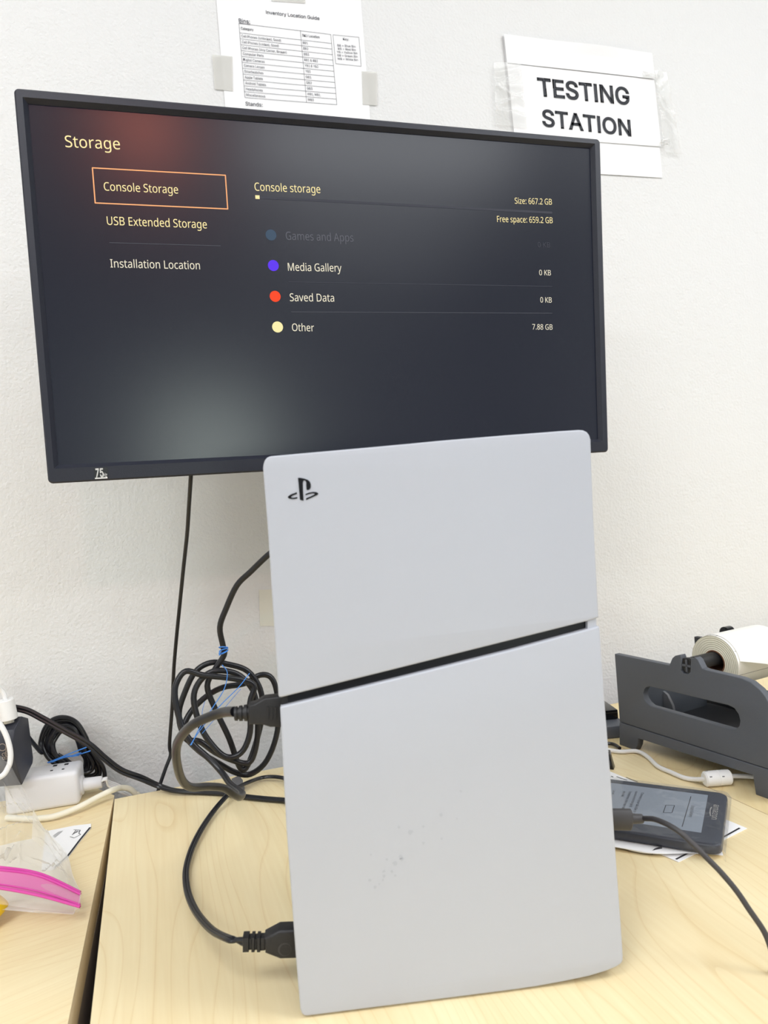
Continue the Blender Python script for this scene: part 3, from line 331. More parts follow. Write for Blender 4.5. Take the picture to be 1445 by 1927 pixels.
HUMANIST = {" ":[104,[]],".":[107,[[29,22,31,34,36,43,44,47,53,49,63,47,71,43,77,34,79,22,77,9,71,1,63,-4,53,-6,44,-4,36,1,31,9]]],"0":[229,[[210,144,208,111,204,81,198,56,188,35,175,18,158,6,138,-2,114,-4,85,0,61,14,43,35,30,64,22,101,20,144,22,187,29,223,41,252,59,273,84,286,114,291,144,286,168,273,186,252,199,223,207,187],[55,144,56,108,61,78,68,55,80,39,95,29,114,26,134,29,149,39,160,55,168,78,173,108,174,144,173,179,168,209,160,231,149,248,134,257,114,261,95,257,80,248,68,231,61,209,56,179]]],"2":[229,[[209,0,19,0,19,29,94,105,114,126,131,144,144,160,153,177,159,194,161,212,157,233,147,248,131,257,110,260,91,258,74,253,58,244,41,233,22,257,34,266,47,274,61,281,76,286,93,289,110,290,135,288,156,281,173,270,186,255,194,236,197,214,195,192,188,172,177,153,162,133,144,114,123,93,64,34,64,32,209,32]]],"5":[229,[[110,176,138,173,161,166,180,153,195,137,204,116,206,91,203,64,194,40,178,21,157,7,131,-1,99,-4,78,-3,58,0,40,5,25,12,25,45,41,37,60,31,81,27,100,26,120,28,137,33,151,41,162,53,168,69,170,88,166,113,153,131,131,142,99,146,87,145,73,144,60,142,50,140,32,151,43,286,186,286,186,254,73,254,66,171,85,174,97,175]]],"6":[229,[[22,122,23,147,25,171,30,195,37,217,47,237,61,255,77,270,98,281,123,288,153,290,162,290,172,289,181,288,188,287,188,257,181,259,172,260,163,261,154,261,129,259,108,252,91,241,79,227,70,210,63,190,59,169,57,146,60,146,67,155,75,163,85,170,97,175,111,178,128,179,151,177,171,169,188,156,200,139,208,118,211,92,208,65,199,41,186,22,168,8,146,-1,119,-4,100,-2,81,4,65,13,50,27,38,45,29,66,24,92],[119,26,142,30,160,42,172,63,176,92,172,117,162,136,144,148,120,152,103,150,87,144,75,135,66,124,60,112,58,99,59,86,62,73,66,61,73,49,82,40,92,32,105,27]]],"7":[229,[[55,0,172,254,18,254,18,286,210,286,210,259,93,0]]],"8":[229,[[114,290,138,288,159,282,176,273,189,259,197,242,200,222,198,206,193,192,184,180,173,169,160,160,146,152,162,143,178,133,191,121,201,108,207,92,209,74,206,52,198,33,184,17,165,6,142,-2,115,-4,87,-2,63,5,44,16,31,31,22,50,20,73,22,91,28,107,37,120,50,132,64,142,79,150,66,158,54,168,43,179,35,191,31,206,29,222,32,242,40,259,53,273,71,282,91,288],[54,73,58,53,69,38,88,28,115,24,140,28,159,38,171,54,175,74,173,87,167,98,158,109,147,117,132,126,115,133,108,135,92,127,79,119,68,109,60,99,56,87],[114,262,94,259,78,251,67,238,63,221,65,207,70,196,79,186,89,179,102,172,116,165,129,172,141,178,151,186,159,196,164,207,165,221,162,238,151,251,135,259]]],"9":[229,[[209,164,208,140,205,115,200,92,193,70,183,49,170,31,153,17,132,5,107,-2,77,-4,68,-4,58,-3,49,-2,41,0,41,30,49,28,58,26,67,25,76,25,102,27,122,34,139,45,152,59,161,76,167,96,171,118,173,140,170,140,164,132,155,123,145,117,133,111,119,108,102,107,79,110,59,117,43,130,30,147,23,168,20,194,23,222,31,245,45,265,63,279,86,287,111,290,131,288,150,282,166,273,180,259,192,241,201,220,207,194],[111,261,89,257,71,244,59,223,55,194,58,169,68,151,85,139,110,135,128,137,143,143,156,151,165,162,171,175,173,187,172,200,169,213,164,226,158,237,149,247,138,254,126,259]]],":":[107,[[29,22,31,34,36,43,44,47,53,49,63,47,71,43,77,34,79,22,77,9,71,1,63,-4,53,-6,44,-4,36,1,31,9],[29,193,31,206,36,215,44,219,53,221,63,219,71,215,77,206,79,193,77,181,71,172,63,168,53,166,44,168,36,172,31,181]]],"A":[256,[[219,0,184,89,71,89,36,0,0,0,112,287,144,287,256,0],[141,207,137,219,132,236,128,250,123,234,119,219,115,207,83,121,173,121]]],"B":[261,[[121,286,168,282,202,270,222,249,229,215,228,199,223,185,215,174,205,164,191,157,175,152,175,150,192,146,207,140,221,130,231,118,237,102,239,81,236,57,227,37,212,21,193,9,168,2,140,0,39,0,39,286],[128,164,159,167,178,176,189,191,192,211,188,232,175,245,154,253,122,255,75,255,75,164],[75,134,75,30,133,30,165,34,186,45,197,62,200,84,199,98,194,111,185,121,172,128,154,133,130,134]]],"C":[253,[[162,259,140,257,120,251,103,241,89,228,78,211,69,191,64,169,63,143,65,110,74,82,87,59,106,42,131,31,161,28,180,28,197,31,214,34,230,39,230,8,213,2,197,-1,178,-3,156,-4,116,1,83,14,57,36,39,65,28,102,24,144,27,175,33,203,45,228,60,249,79,267,103,280,131,288,162,290,184,289,204,286,224,281,241,273,227,243,213,249,197,254,180,257]]],"D":[293,[[268,146,264,102,250,65,229,37,199,16,162,4,119,0,39,0,39,286,127,286,168,282,202,270,230,250,251,223,264,188],[230,145,227,179,218,207,202,229,181,244,154,252,122,255,75,255,75,31,114,31,165,38,201,60,223,95]]],"E":[223,[[199,0,39,0,39,286,199,286,199,255,75,255,75,165,192,165,192,134,75,134,75,32,199,32]]],"F":[208,[[75,0,39,0,39,286,199,286,199,255,75,255,75,153,191,153,191,121,75,121]]],"G":[292,[[163,151,262,151,262,11,239,4,215,0,190,-3,162,-4,121,0,87,14,60,35,40,65,28,101,24,143,29,185,42,221,64,250,93,272,129,286,173,290,196,289,218,286,239,281,258,273,245,242,228,248,210,254,191,257,171,259,139,255,112,245,91,228,75,205,65,176,62,143,65,111,73,83,87,59,108,42,135,31,170,27,187,28,202,29,215,31,226,34,226,119,163,119]]],"I":[136,[[119,0,16,0,16,21,50,28,50,257,16,265,16,286,119,286,119,265,86,257,86,28,119,21]]],"K":[248,[[248,0,206,0,104,137,75,111,75,0,39,0,39,286,75,286,75,145,87,159,99,172,124,200,202,286,244,286,130,162]]],"L":[210,[[39,0,39,286,75,286,75,32,200,32,200,0]]],"M":[364,[[165,0,71,251,69,251,70,242,71,231,71,218,72,203,72,189,72,174,72,0,39,0,39,286,92,286,180,52,182,52,272,286,325,286,325,0,289,0,289,176,289,190,289,204,290,217,291,230,292,251,290,251,195,0]]],"O":[313,[[289,144,287,112,280,83,270,58,255,36,237,19,214,6,187,-1,157,-4,125,-1,98,7,75,19,57,37,43,58,32,83,26,112,24,144,28,185,39,221,57,250,83,272,116,286,157,291,197,286,229,272,255,251,274,221,285,185],[63,144,65,110,73,81,85,58,104,41,127,31,157,27,186,31,210,41,228,58,241,81,248,110,251,144,245,192,228,228,199,251,157,259,128,256,104,245,85,228,73,205,65,177]]],"S":[220,[[201,77,198,53,189,33,174,17,153,6,128,-2,99,-4,83,-4,68,-2,54,0,42,2,30,6,20,10,20,44,37,38,56,32,78,29,101,27,120,29,136,33,149,40,158,49,163,60,165,73,164,86,159,97,151,106,139,115,121,123,98,132,81,139,66,147,53,155,43,165,34,176,29,188,25,201,24,217,27,239,36,256,50,271,68,281,90,288,115,290,138,289,159,286,178,281,194,274,183,243,168,249,151,254,133,258,115,259,98,257,85,253,74,247,67,239,62,229,61,217,62,204,67,193,74,184,86,176,102,168,123,159,146,150,166,139,181,128,192,114,199,97]]],"U":[293,[[257,101,254,73,245,48,229,26,208,10,180,-1,145,-4,98,3,64,25,43,59,36,102,36,286,72,286,72,101,77,70,91,47,114,32,147,27,171,30,189,37,204,48,213,63,219,81,221,101,221,286,257,286]]],"a":[225,[[115,219,150,214,174,201,188,179,192,146,192,0,167,0,160,30,158,30,149,20,139,11,129,4,117,0,103,-3,86,-4,68,-2,52,3,38,11,27,24,21,40,18,60,25,88,44,109,76,123,121,128,158,130,158,142,155,165,146,180,132,187,113,190,97,189,81,185,67,180,53,174,42,200,57,207,75,213,95,217],[126,104,92,100,70,91,59,77,55,59,58,44,66,33,79,27,94,24,119,28,140,39,153,59,158,86,158,105]]],"c":[192,[[120,-4,93,-1,70,8,50,22,35,44,25,72,22,106,25,142,35,171,51,192,71,207,95,216,123,219,139,218,154,216,168,212,179,207,168,178,158,182,146,185,134,187,122,188,102,186,86,179,74,167,65,152,60,131,59,107,60,83,65,63,74,47,86,36,101,29,120,26,136,27,151,30,164,34,176,39,176,8,164,3,152,-1,137,-3]]],"d":[247,[[110,-4,74,3,46,24,28,59,22,107,28,156,46,191,75,212,111,219,126,218,140,215,152,210,162,203,170,196,177,187,180,187,178,203,177,212,177,219,177,305,213,305,213,0,184,0,179,29,177,29,170,20,162,12,152,6,140,0,126,-3],[116,25,145,30,164,44,174,67,178,100,178,107,174,142,164,168,146,184,115,190,91,184,73,167,62,140,59,106,62,72,73,47,91,31]]],"e":[226,[[117,219,143,216,165,207,182,192,195,173,203,149,206,122,206,101,59,101,64,69,77,45,99,31,127,26,146,27,163,30,179,35,196,41,196,10,180,4,164,-1,146,-3,126,-4,97,-1,72,8,51,24,35,46,25,73,22,106,25,139,34,166,48,189,67,205,90,216],[117,190,94,186,77,174,65,154,59,129,169,129,167,146,163,161,156,173,146,182,133,188]]],"g":[247,[[110,219,130,217,149,211,164,201,178,186,180,186,184,215,213,215,213,-4,210,-32,202,-55,189,-73,170,-86,146,-94,116,-96,94,-95,74,-93,55,-89,39,-83,39,-50,55,-57,75,-63,96,-66,118,-67,143,-63,162,-51,174,-32,178,-6,178,2,178,16,179,28,177,28,165,14,149,4,131,-2,111,-4,74,3,46,25,28,60,22,107,28,153,46,189,73,211],[115,189,98,187,84,180,73,168,65,152,60,131,59,107,62,72,73,46,91,30,116,25,131,26,144,29,155,34,163,42,170,53,174,65,177,81,178,99,178,107,176,134,171,154,163,170,151,181,135,187]]],"h":[248,[[69,215,69,208,69,200,67,185,70,185,77,195,87,204,98,210,110,215,123,218,137,219,161,216,180,210,196,200,206,185,213,165,215,140,215,0,180,0,180,138,178,160,169,176,154,186,132,189,111,187,95,180,83,169,75,154,71,134,69,111,69,0,34,0,34,305,69,305]]],"i":[103,[[69,215,69,0,34,0,34,215],[52,296,60,294,66,290,71,283,73,273,71,263,66,256,60,252,52,251,44,252,37,256,33,263,31,273,33,283,37,290,44,294]]],"l":[103,[[69,0,34,0,34,305,69,305]]],"m":[375,[[270,219,302,214,324,200,338,176,342,140,342,0,308,0,308,138,305,160,297,176,283,186,264,189,237,185,219,171,209,149,206,119,206,0,171,0,171,138,170,154,166,167,160,177,152,184,141,188,127,189,107,187,93,180,82,169,75,154,71,135,69,111,69,0,34,0,34,215,63,215,68,186,70,186,77,196,86,204,97,211,108,215,120,218,133,219,156,217,175,210,189,199,199,183,201,183,214,199,230,210,250,217]]],"n":[248,[[138,219,171,214,196,200,210,176,215,140,215,0,180,0,180,138,178,160,169,176,154,186,132,189,102,184,83,169,73,145,69,111,69,0,34,0,34,215,63,215,68,186,70,186,78,196,88,204,99,211,111,215,124,218]]],"o":[243,[[221,108,219,83,214,60,205,41,194,25,179,13,162,3,142,-2,121,-4,100,-2,81,3,65,13,50,25,38,41,29,60,24,83,22,108,25,141,34,168,49,190,69,206,93,216,122,219,149,216,173,206,193,190,208,168,218,141],[59,108,60,84,65,64,74,47,86,35,102,28,121,25,141,28,157,35,169,47,178,64,183,84,184,108,183,132,178,152,169,168,157,179,141,187,121,189,93,184,73,168,62,142]]],"p":[247,[[136,219,172,212,200,191,218,157,225,108,222,74,214,46,200,24,183,9,161,-1,136,-4,120,-3,107,0,95,5,85,12,76,19,69,27,67,27,69,10,69,0,69,-8,69,-96,34,-96,34,215,63,215,68,186,69,186,76,194,85,202,95,209,106,215,120,218],[130,189,110,187,95,181,84,171,76,156,71,138,69,115,69,108,71,83,75,63,83,47,94,35,110,28,131,25,149,28,163,36,174,49,182,66,186,86,188,108,184,141,174,167,156,184]]],"r":[166,[[134,219,147,218,154,218,160,217,155,184,144,186,138,187,132,187,120,186,108,182,98,175,88,167,80,157,74,144,71,130,69,115,69,0,34,0,34,215,63,215,67,176,69,176,76,187,85,197,95,206,107,213,120,217]]],"s":[192,[[174,59,171,40,164,24,151,12,134,3,113,-2,88,-4,67,-3,50,0,34,4,21,10,21,42,35,36,52,30,70,26,89,24,112,27,128,33,137,43,140,56,139,64,136,71,129,77,120,83,106,90,87,98,68,106,51,114,38,123,28,133,22,146,20,162,26,186,43,204,68,215,101,219,120,218,138,215,154,211,170,204,158,176,144,182,129,186,114,189,99,190,80,188,66,183,57,175,54,164,55,156,59,149,66,143,77,137,91,130,109,123,128,115,144,107,157,99,166,88,172,75]]],"t":[145,[[106,25,114,25,122,26,130,28,136,29,136,2,129,0,120,-2,110,-4,100,-4,84,-3,69,2,56,10,46,22,39,39,37,63,37,188,6,188,6,204,37,219,51,264,72,264,72,215,134,215,134,188,72,188,72,63,75,46,82,34,92,27]]],"v":[204,[[81,0,0,215,38,215,83,88,90,69,94,58,97,48,99,39,101,31,102,31,104,39,107,48,110,58,114,69,120,88,166,215,204,215,122,0]]],"x":[212,[[85,110,11,215,51,215,106,134,161,215,201,215,127,110,205,0,165,0,106,86,47,0,7,0]]],"y":[204,[[0,215,38,215,85,93,92,72,95,62,98,52,101,43,103,34,104,34,107,46,112,60,117,77,123,93,166,215,204,215,112,-30,104,-48,94,-65,83,-78,69,-88,53,-94,34,-96,25,-96,17,-95,4,-93,4,-65,15,-67,21,-67,28,-67,40,-66,50,-63,58,-57,65,-50,71,-40,76,-29,87,-1]]],"z":[188,[[173,0,16,0,16,23,131,188,22,188,22,215,170,215,170,188,56,27,173,27]]]}
_tc = {}
def text_geo(s, weight, face=GROTESK):
    """(vertices, faces) of a line of writing with capital height 1, filled by Blender's 2-D curve fill"""
    key = (s, weight, id(face))
    if key in _tc: return _tc[key]
    cap = max(face['B'][1][0][1::2]); cu = bpy.data.curves.new('t', 'CURVE'); cu.dimensions = '2D'; cu.fill_mode = 'BOTH'
    x = 0; loops = []
    for ch in s:
        adv, cs = face[ch]
        for c in cs:
            n = len(c)//2; q = cu.splines.new('POLY'); q.points.add(n-1); q.use_cyclic_u = True
            for i in range(n): q.points[i].co = ((c[2*i]+x)/cap, c[2*i+1]/cap, 0, 1)
            loops.append([Vector(((c[2*i]+x)/cap, c[2*i+1]/cap)) for i in range(n)])
        x += adv
    o = bpy.data.objects.new('t', cu); COL.objects.link(o)
    dg = bpy.context.evaluated_depsgraph_get(); me = bpy.data.meshes.new_from_object(o.evaluated_get(dg))
    vs = [(v.co.x, v.co.y) for v in me.vertices]; fs = [tuple(p.vertices) for p in me.polygons]
    bpy.data.objects.remove(o); bpy.data.curves.remove(cu); bpy.data.meshes.remove(me)
    if weight > 0:                              # bolder strokes: a band along every outline
        for L in loops:
            n = len(L)
            for i in range(n):
                a, b = L[i], L[(i+1) % n]; d = b-a
                if d.length < 1e-6: continue
                d.normalize(); d0 = (a-L[i-1]); d1 = (L[(i+2) % n]-b)
                ea = weight if d0.length > 1e-6 and d0.normalized().dot(d) < 0.5 else weight*0.3
                eb = weight if d1.length > 1e-6 and d1.normalized().dot(d) < 0.5 else weight*0.3
                p = Vector((-d.y, d.x))*weight; a2 = a - d*ea; b2 = b + d*eb; k = len(vs)
                vs += [tuple(a2-p), tuple(b2-p), tuple(b2+p), tuple(a2+p)]; fs.append((k, k+1, k+2, k+3))
    _tc[key] = (vs, fs); return vs, fs
def text_uv(mb, fr, s, a, b, cap, m, n=0.0004, weight=0.0, face=GROTESK):
    """text on the plane from baseline point a to baseline point b (uv metres), capital height cap"""
    vs, fs = text_geo(s, weight, face)
    if not vs: return
    x0 = min(v[0] for v in vs); x1 = max(v[0] for v in vs)
    d = Vector(b) - Vector(a); L = d.length; d.normalize(); p = Vector((-d.y, d.x)); sx = L/(x1-x0); sy = cap
    mb.add([fr.pt(a[0] + d.x*(x-x0)*sx + p.x*y*sy, a[1] + d.y*(x-x0)*sx + p.y*y*sy, n) for x, y in vs], fs, m)
def text_px(mb, fr, s, a, b, cap_px, m, n=0.0004, weight=0.0, face=GROTESK):
    A = fr.uv(*a); B = fr.uv(*b); mid = ((a[0]+b[0])/2, (a[1]+b[1])/2)
    q = Vector(fr.uv(*mid)) - Vector(fr.uv(mid[0], mid[1]-cap_px))
    text_uv(mb, fr, s, A, B, q.length, m, n, weight, face)
def line_uv(mb, fr, a, b, w, m, n=0.0004):
    a = Vector(a); b = Vector(b); d = (b-a).normalized(); p = Vector((-d.y, d.x))*w/2
    mb.poly([fr.pt(q.x, q.y, n) for q in (a-p, b-p, b+p, a+p)], m)
def line_px(mb, fr, a, b, w, m, n=0.0004): line_uv(mb, fr, fr.uv(*a), fr.uv(*b), w, m, n)
def disc(mb, fr, c, r, m, n=0.0004, k=28):
    mb.poly([fr.pt(c[0]+r*math.cos(2*math.pi*i/k), c[1]+r*math.sin(2*math.pi*i/k), n) for i in range(k)], m)
def lathe(mb, O, X, prof, m, n=32, closed=False):
    X = V3(X).normalized(); a = V3((0, 0, 1)); A = (a - X*a.dot(X)).normalized(); B = X.cross(A)
    vs = []
    for (x, r) in prof:
        for k in range(n):
            g = 2*math.pi*k/n; vs.append(V3(O) + X*x + A*math.cos(g)*r + B*math.sin(g)*r)
    fs = []; P = len(prof)
    for i in range(P if closed else P-1):
        j = (i+1) % P
        for k in range(n): fs.append((i*n+k, i*n+(k+1) % n, j*n+(k+1) % n, j*n+k))
    mb.add(vs, fs, m)

# ================================================================== the room
X0, X1, Y0, HZ = -2.4, 3.4, -7.0, 2.7
b = MB(); b.box(((X0+X1)/2, 0.05, HZ/2), (X1-X0+0.2, 0.1, HZ), WALL); struct(b, 'wall_back')
b = MB(); b.box(((X0+X1)/2, Y0-0.05, HZ/2), (X1-X0+0.2, 0.1, HZ), PLAIN); struct(b, 'wall_front')
b = MB(); b.box((X0-0.05, Y0/2, HZ/2), (0.1, -Y0, HZ), PLAIN); struct(b, 'wall_left')
b = MB(); b.box((X1+0.05, Y0/2, HZ/2), (0.1, -Y0, HZ), PLAIN); struct(b, 'wall_right')
b = MB(); b.box(((X0+X1)/2, Y0/2, -0.05), (X1-X0+0.2, -Y0+0.2, 0.1), FLOOR); struct(b, 'floor')
b = MB(); b.box(((X0+X1)/2, Y0/2, HZ+0.05), (X1-X0+0.2, -Y0+0.2, 0.1), CEIL); struct(b, 'ceiling')

# ================================================================== desks
BY = -0.0966
def desk(name, quad, label, wood, legs_in=0.05):
    c = sum((V3((p[0], p[1], 0)) for p in quad[:4]), V3())/4; k = len(quad)
    t = thing(name, label, 'desk', (c.x, c.y, 0), None)
    m = MB(); T = 0.025
    top = [V3((p[0], p[1], DZ)) for p in quad]; bot = [V3((p[0], p[1], DZ-T)) for p in quad]
    m.add(top, [tuple(range(k))], wood); m.add(bot, [tuple(range(k-1, -1, -1))], wood); m.build('desktop', t)
    m = MB()
    for i in range(k):
        j = (i+1) % k; m.add([top[i], top[j], bot[j], bot[i]], [(0, 1, 2, 3)], EDGE)
    m.build('edge_band', t)
    def board(nm, a, e, half, z0):
        m = MB(); d = (e-a).normalized(); n = V3((-d.y, d.x, 0))*half
        pts = [a-n, e-n, e+n, a+n]
        m.add([V3((p.x, p.y, z0)) for p in pts] + [V3((p.x, p.y, DZ-T)) for p in pts],
              [(3, 2, 1, 0), (4, 5, 6, 7), (0, 1, 5, 4), (1, 2, 6, 5), (2, 3, 7, 6), (3, 0, 4, 7)], LEGM)
        m.build(nm, t)
    fl, fr, br, bl = [V3((p[0], p[1], 0)) for p in (quad[0], quad[1], quad[2], quad[-1])]
    g = 0.0118; back = V3((0, -0.06, 0)); fw = V3((0, 0.05, 0)); sx = V3((g, 0, 0))
    board('side_panel', fl+fw+sx, bl+back+sx, 0.011, 0.0); board('side_panel', fr+fw-sx, br+back-sx, 0.011, 0.0)
    a, e = bl+back+sx*1.9, V3((br.x, bl.y, 0))+back-sx*2.2 
    board('back_panel', V3((a.x, a.y-0.02, 0)), V3((e.x, e.y-0.02, 0)), 0.008, 0.25)
    return t
sA = hz(1150, 1398); sB = hz(1445, 1534)
def seam(y): k = (y-sA.y)/(sB.y-sA.y); return sA.x + (sB.x-sA.x)*k
FY = -0.9
lA = hz(216, 1496); lB = hz(128, 1927)
def ledge(y): k = (y-lA.y)/(lB.y-lA.y); return lA.x + (lB.x-lA.x)*k
rA = hz(215, 1503); rB = hz(168, 1927)
def redge(y): k = (y-rA.y)/(rB.y-rA.y); return rA.x + (rB.x-rA.x)*k
desk('desk', [(redge(FY)+0.0005, FY), (seam(FY), FY), (seam(BY), BY), (redge(BY)+0.0006, BY)], 'light maple desk carrying the white games console', WOOD)
desk('desk', [(-0.95, FY), (ledge(FY), FY), (ledge(BY+0.012)-0.0005, BY+0.012), (-0.088, BY+0.062), (-0.95, BY+0.062)], 'light maple desk at left, carrying the zip bag and receipt', WOOD_L)
desk('desk', [(seam(FY)+0.0012, FY), (1.35, FY), (1.35, BY), (seam(BY)+0.0012, BY)], 'light maple desk at right, carrying the grey label roll holder', WOOD_R)

# ================================================================== monitor
MA, MT = -0.0488, -0.0618
mU = V3((math.cos(MA), math.sin(MA), 0)); mn = V3((-math.sin(MA), math.cos(MA), 0)); mV = V3((0, 0, 1))*math.cos(MT) + mn*math.sin(MT)
MF = Frame((-0.0839, -0.2503, DZ+0.3656), mU, mV)
mon = thing('monitor', 'black flat computer monitor mounted in front of the white wall, showing a storage menu', 'monitor', MF.pt(0.3, 0.18, -0.03))
outer = [MF.uv(*p) for p in ((90.5, 910.5), (1145.5, 850.5), (1130, 261.5), (25, 164.5))]
inner = [MF.uv(*p) for p in ((108.5, 875), (1129, 826), (1114.3, 276), (51, 191))]
def ring(mb, A, na, B, nb, m):
    k = len(A); vs = [MF.pt(u, v, na) for u, v in A] + [MF.pt(u, v, nb) for u, v in B]
    mb.add(vs, [(i, (i+1) % k, k+(i+1) % k, k+i) for i in range(k)], m)
def inset(P, d):
    c = (sum(p[0] for p in P)/4, sum(p[1] for p in P)/4)
    return [(p[0] + (d if p[0] < c[0] else -d), p[1] + (d if p[1] < c[1] else -d)) for p in P]
def rr(P, r): return rounded(P, r, 5)
m = MB()
O0 = rr(outer, 0.0045); O1 = rr(inset(outer, 0.0016), 0.0035); I0 = rr(inset(inner, -0.0035), 0.0006); I1 = rr(inner, 0.0004)
ring(m, O0, -0.034, O0, -0.0016, BEZEL); ring(m, O0, -0.0016, O1, 0.0, BEZEL); ring(m, O1, 0.0, I0, 0.0005, BEZEL); ring(m, I0, 0.0005, I1, -0.0045, BEZEL)
ring(m, I1, -0.0045, I1, -0.007, BEZEL)
m.build('bezel', mon, 28)
m = MB(); q = inset(outer, 0.002)
plate(m, MF, [rounded(q, 0.006)], 0.03, BEZEL, 0.003, 2, -0.016)
qq = inset(outer, 0.09); plate(m, MF, [rounded(qq, 0.02)], 0.03, BEZEL, 0.008, 3, -0.044)
m.build('back_shell', mon)
m = MB(); SN = -0.0052
m.poly([MF.pt(u, v, SN) for u, v in inset(inner, -0.0002)], SCREEN)
scr = m.build('screen', mon)
SF = MF.shifted(SN)
m = MB(); e = 0.00025
def st(s, a, b_, cap, mt, w=0.0): text_px(m, SF, s, a, b_, cap, mt, e, w, HUMANIST)
st('Storage', (123.5, 277), (226.6, 281.5), 21.5, T_WARM)
st('Console Storage', (196, 358.7), (335.6, 364.5), 15.5, T_WARM)
st('USB Extended Storage', (201.7, 423.2), (389.6, 430), 15.5, T_WARM)
st('Installation Location', (208, 503.4), (376.5, 507), 15.2, T_PALE)
st('Console storage', (479.4, 359), (603, 363.6), 15, T_WARM)
st('Size: 667.2 GB', (968.6, 383.3), (1038.4, 385.4), 11, T_WARM)
st('Free space: 659.2 GB', (935.3, 417.8), (1039.8, 420.2), 11.2, T_WARM)
st('Games and Apps', (538, 451.3), (665, 455), 15, T_DIM)
st('0 KB', (1011.5, 465.2), (1035, 466), 9.5, T_FAINT)
st('Media Gallery', (542, 509.6), (642.8, 511.5), 14.5, T_PALE)
st('0 KB', (1014.5, 517.9), (1036.4, 518.4), 10, T_PALE)
st('Saved Data', (545.6, 566.8), (628.8, 567.8), 14.5, T_PALE)
st('0 KB', (1016.5, 569.2), (1038, 569.7), 10, T_PALE)
st('Other', (549.6, 623), (591, 623.6), 14, T_PALE)
st('7.88 GB', (1001.5, 620), (1039.4, 620.6), 10, T_PALE)
fb = [SF.uv(*p) for p in ((179.2, 382), (428.4, 393.4), (424, 330), (173.9, 316))]
for i in range(4):
    a, b_ = Vector(fb[i]), Vector(fb[(i+1) % 4]); line_uv(m, SF, a, b_, 0.0011, T_ORANGE, e)
    disc(m, SF, fb[i], 0.00055, T_ORANGE, e, 12)
line_px(m, SF, (205.9, 456.8), (415, 462.8), 0.0006, T_LINE, e)
line_px(m, SF, (488, 371.5), (1039, 400.5), 0.0024, T_FAINT, e)
line_px(m, SF, (480.3, 371), (488.3, 371.4), 0.0036, T_WARM, e*1.6)
line_px(m, SF, (543, 530.5), (1039, 539), 0.0006, T_FAINT, e)
line_px(m, SF, (547.6, 587), (1039, 589.5), 0.0006, T_LINE, e)
for (x, y, mt) in ((509.8, 442.3, D_BLUE), (514.2, 499.8, D_VIOL), (517.7, 557.8, D_RED), (522.2, 615.4, D_CREAM)):
    u = Vector(SF.uv(x, y)); r = (Vector(SF.uv(x, y+10.4))-u).length; disc(m, SF, u, r, mt, e)
m.build('menu_display', scr)
m = MB(); N1 = 0.0011
sq = [MF.uv(*p) for p in ((178, 901.5), (203, 900), (202.5, 880), (177.5, 881.5))]
m.poly([MF.pt(u, v, 0.0008) for u, v in sq], mat('sticker_dark', srgb(26, 26, 30), 0.25, var=0.1))
STK = mat('sticker_white', srgb(228, 228, 226), 0.4, var=0.03)
text_px(m, MF, '75', (180.5, 897.8), (195.5, 897), 15.5, STK, N1, 0.05)
text_px(m, MF, 'Hz', (195.6, 898), (202, 897.7), 8, STK, N1, 0.0)
line_px(m, MF, (179, 900.3), (202.4, 899), 0.0011, STK, N1)
m.build('refresh_rate_sticker', mon)
# wall arm hidden behind the monitor
arm = thing('wall_mount', 'black wall bracket holding the monitor from behind', 'bracket', (0.2, -0.001, DZ+0.55))
c = MF.pt(0.30, 0.18, -0.0742)
m = MB(); m.box((c.x, -0.004, c.z), (0.10, 0.008, 0.16), BLACK, None, 0.002); m.build('wall_plate', arm)
m = MB(); m.tube([V3((c.x, -0.008, c.z)), V3((c.x+0.03, -0.09, c.z)), c + MF.N*-0.006], 0.016, BLACK, 14); m.build('arm', arm)
m = MB(); FF = Frame(c, mU, mV); m.box((0, 0, -0.003), (0.12, 0.12, 0.006), BLACK, FF, 0.002); m.build('monitor_plate', arm)

# ================================================================== papers on the wall
WF = Frame((0, 0, DZ), (1, 0, 0), (0, 0, 1))
def sheet(mb, fr, quad, m, n0, wob=0.0, k=14, thick=0.00025, seed=0.0, curl=None):
    """thin sheet with its own small buckle; quad = uv corners bl, br, tr, tl"""
    bl, br, tr, tl = [Vector(q) for q in quad]; top = []; bot = []
    for j in range(k+1):
        for i in range(k+1):
            s, t = i/k, j/k; p = (bl*(1-s)+br*s)*(1-t) + (tl*(1-s)+tr*s)*t
            w = wob*(0.5+0.5*math.sin(5.1*s+seed)*math.cos(4.3*t+1.7*seed+2*s))
            if curl: w += curl(s, t)
            top.append(fr.pt(p.x, p.y, n0+thick+w)); bot.append(fr.pt(p.x, p.y, n0+w))
    q = k+1; fs = []; o = q*q
    for j in range(k):
        for i in range(k):
            a = j*q+i; fs.append((a, a+1, a+q+1, a+q)); fs.append((o+a, o+a+q, o+a+q+1, o+a+1))
    for i in range(k):
        fs += [(i, o+i, o+i+1, i+1), (k*q+i, k*q+i+1, o+k*q+i+1, o+k*q+i), (i*q, (i+1)*q, o+(i+1)*q, o+i*q), (i*q+k, o+i*q+k, o+(i+1)*q+k, (i+1)*q+k)]
    mb.add(top+bot, fs, m)
def rect_from(fr, pxs, w=None, h=None): return [fr.uv(*p) for p in pxs]
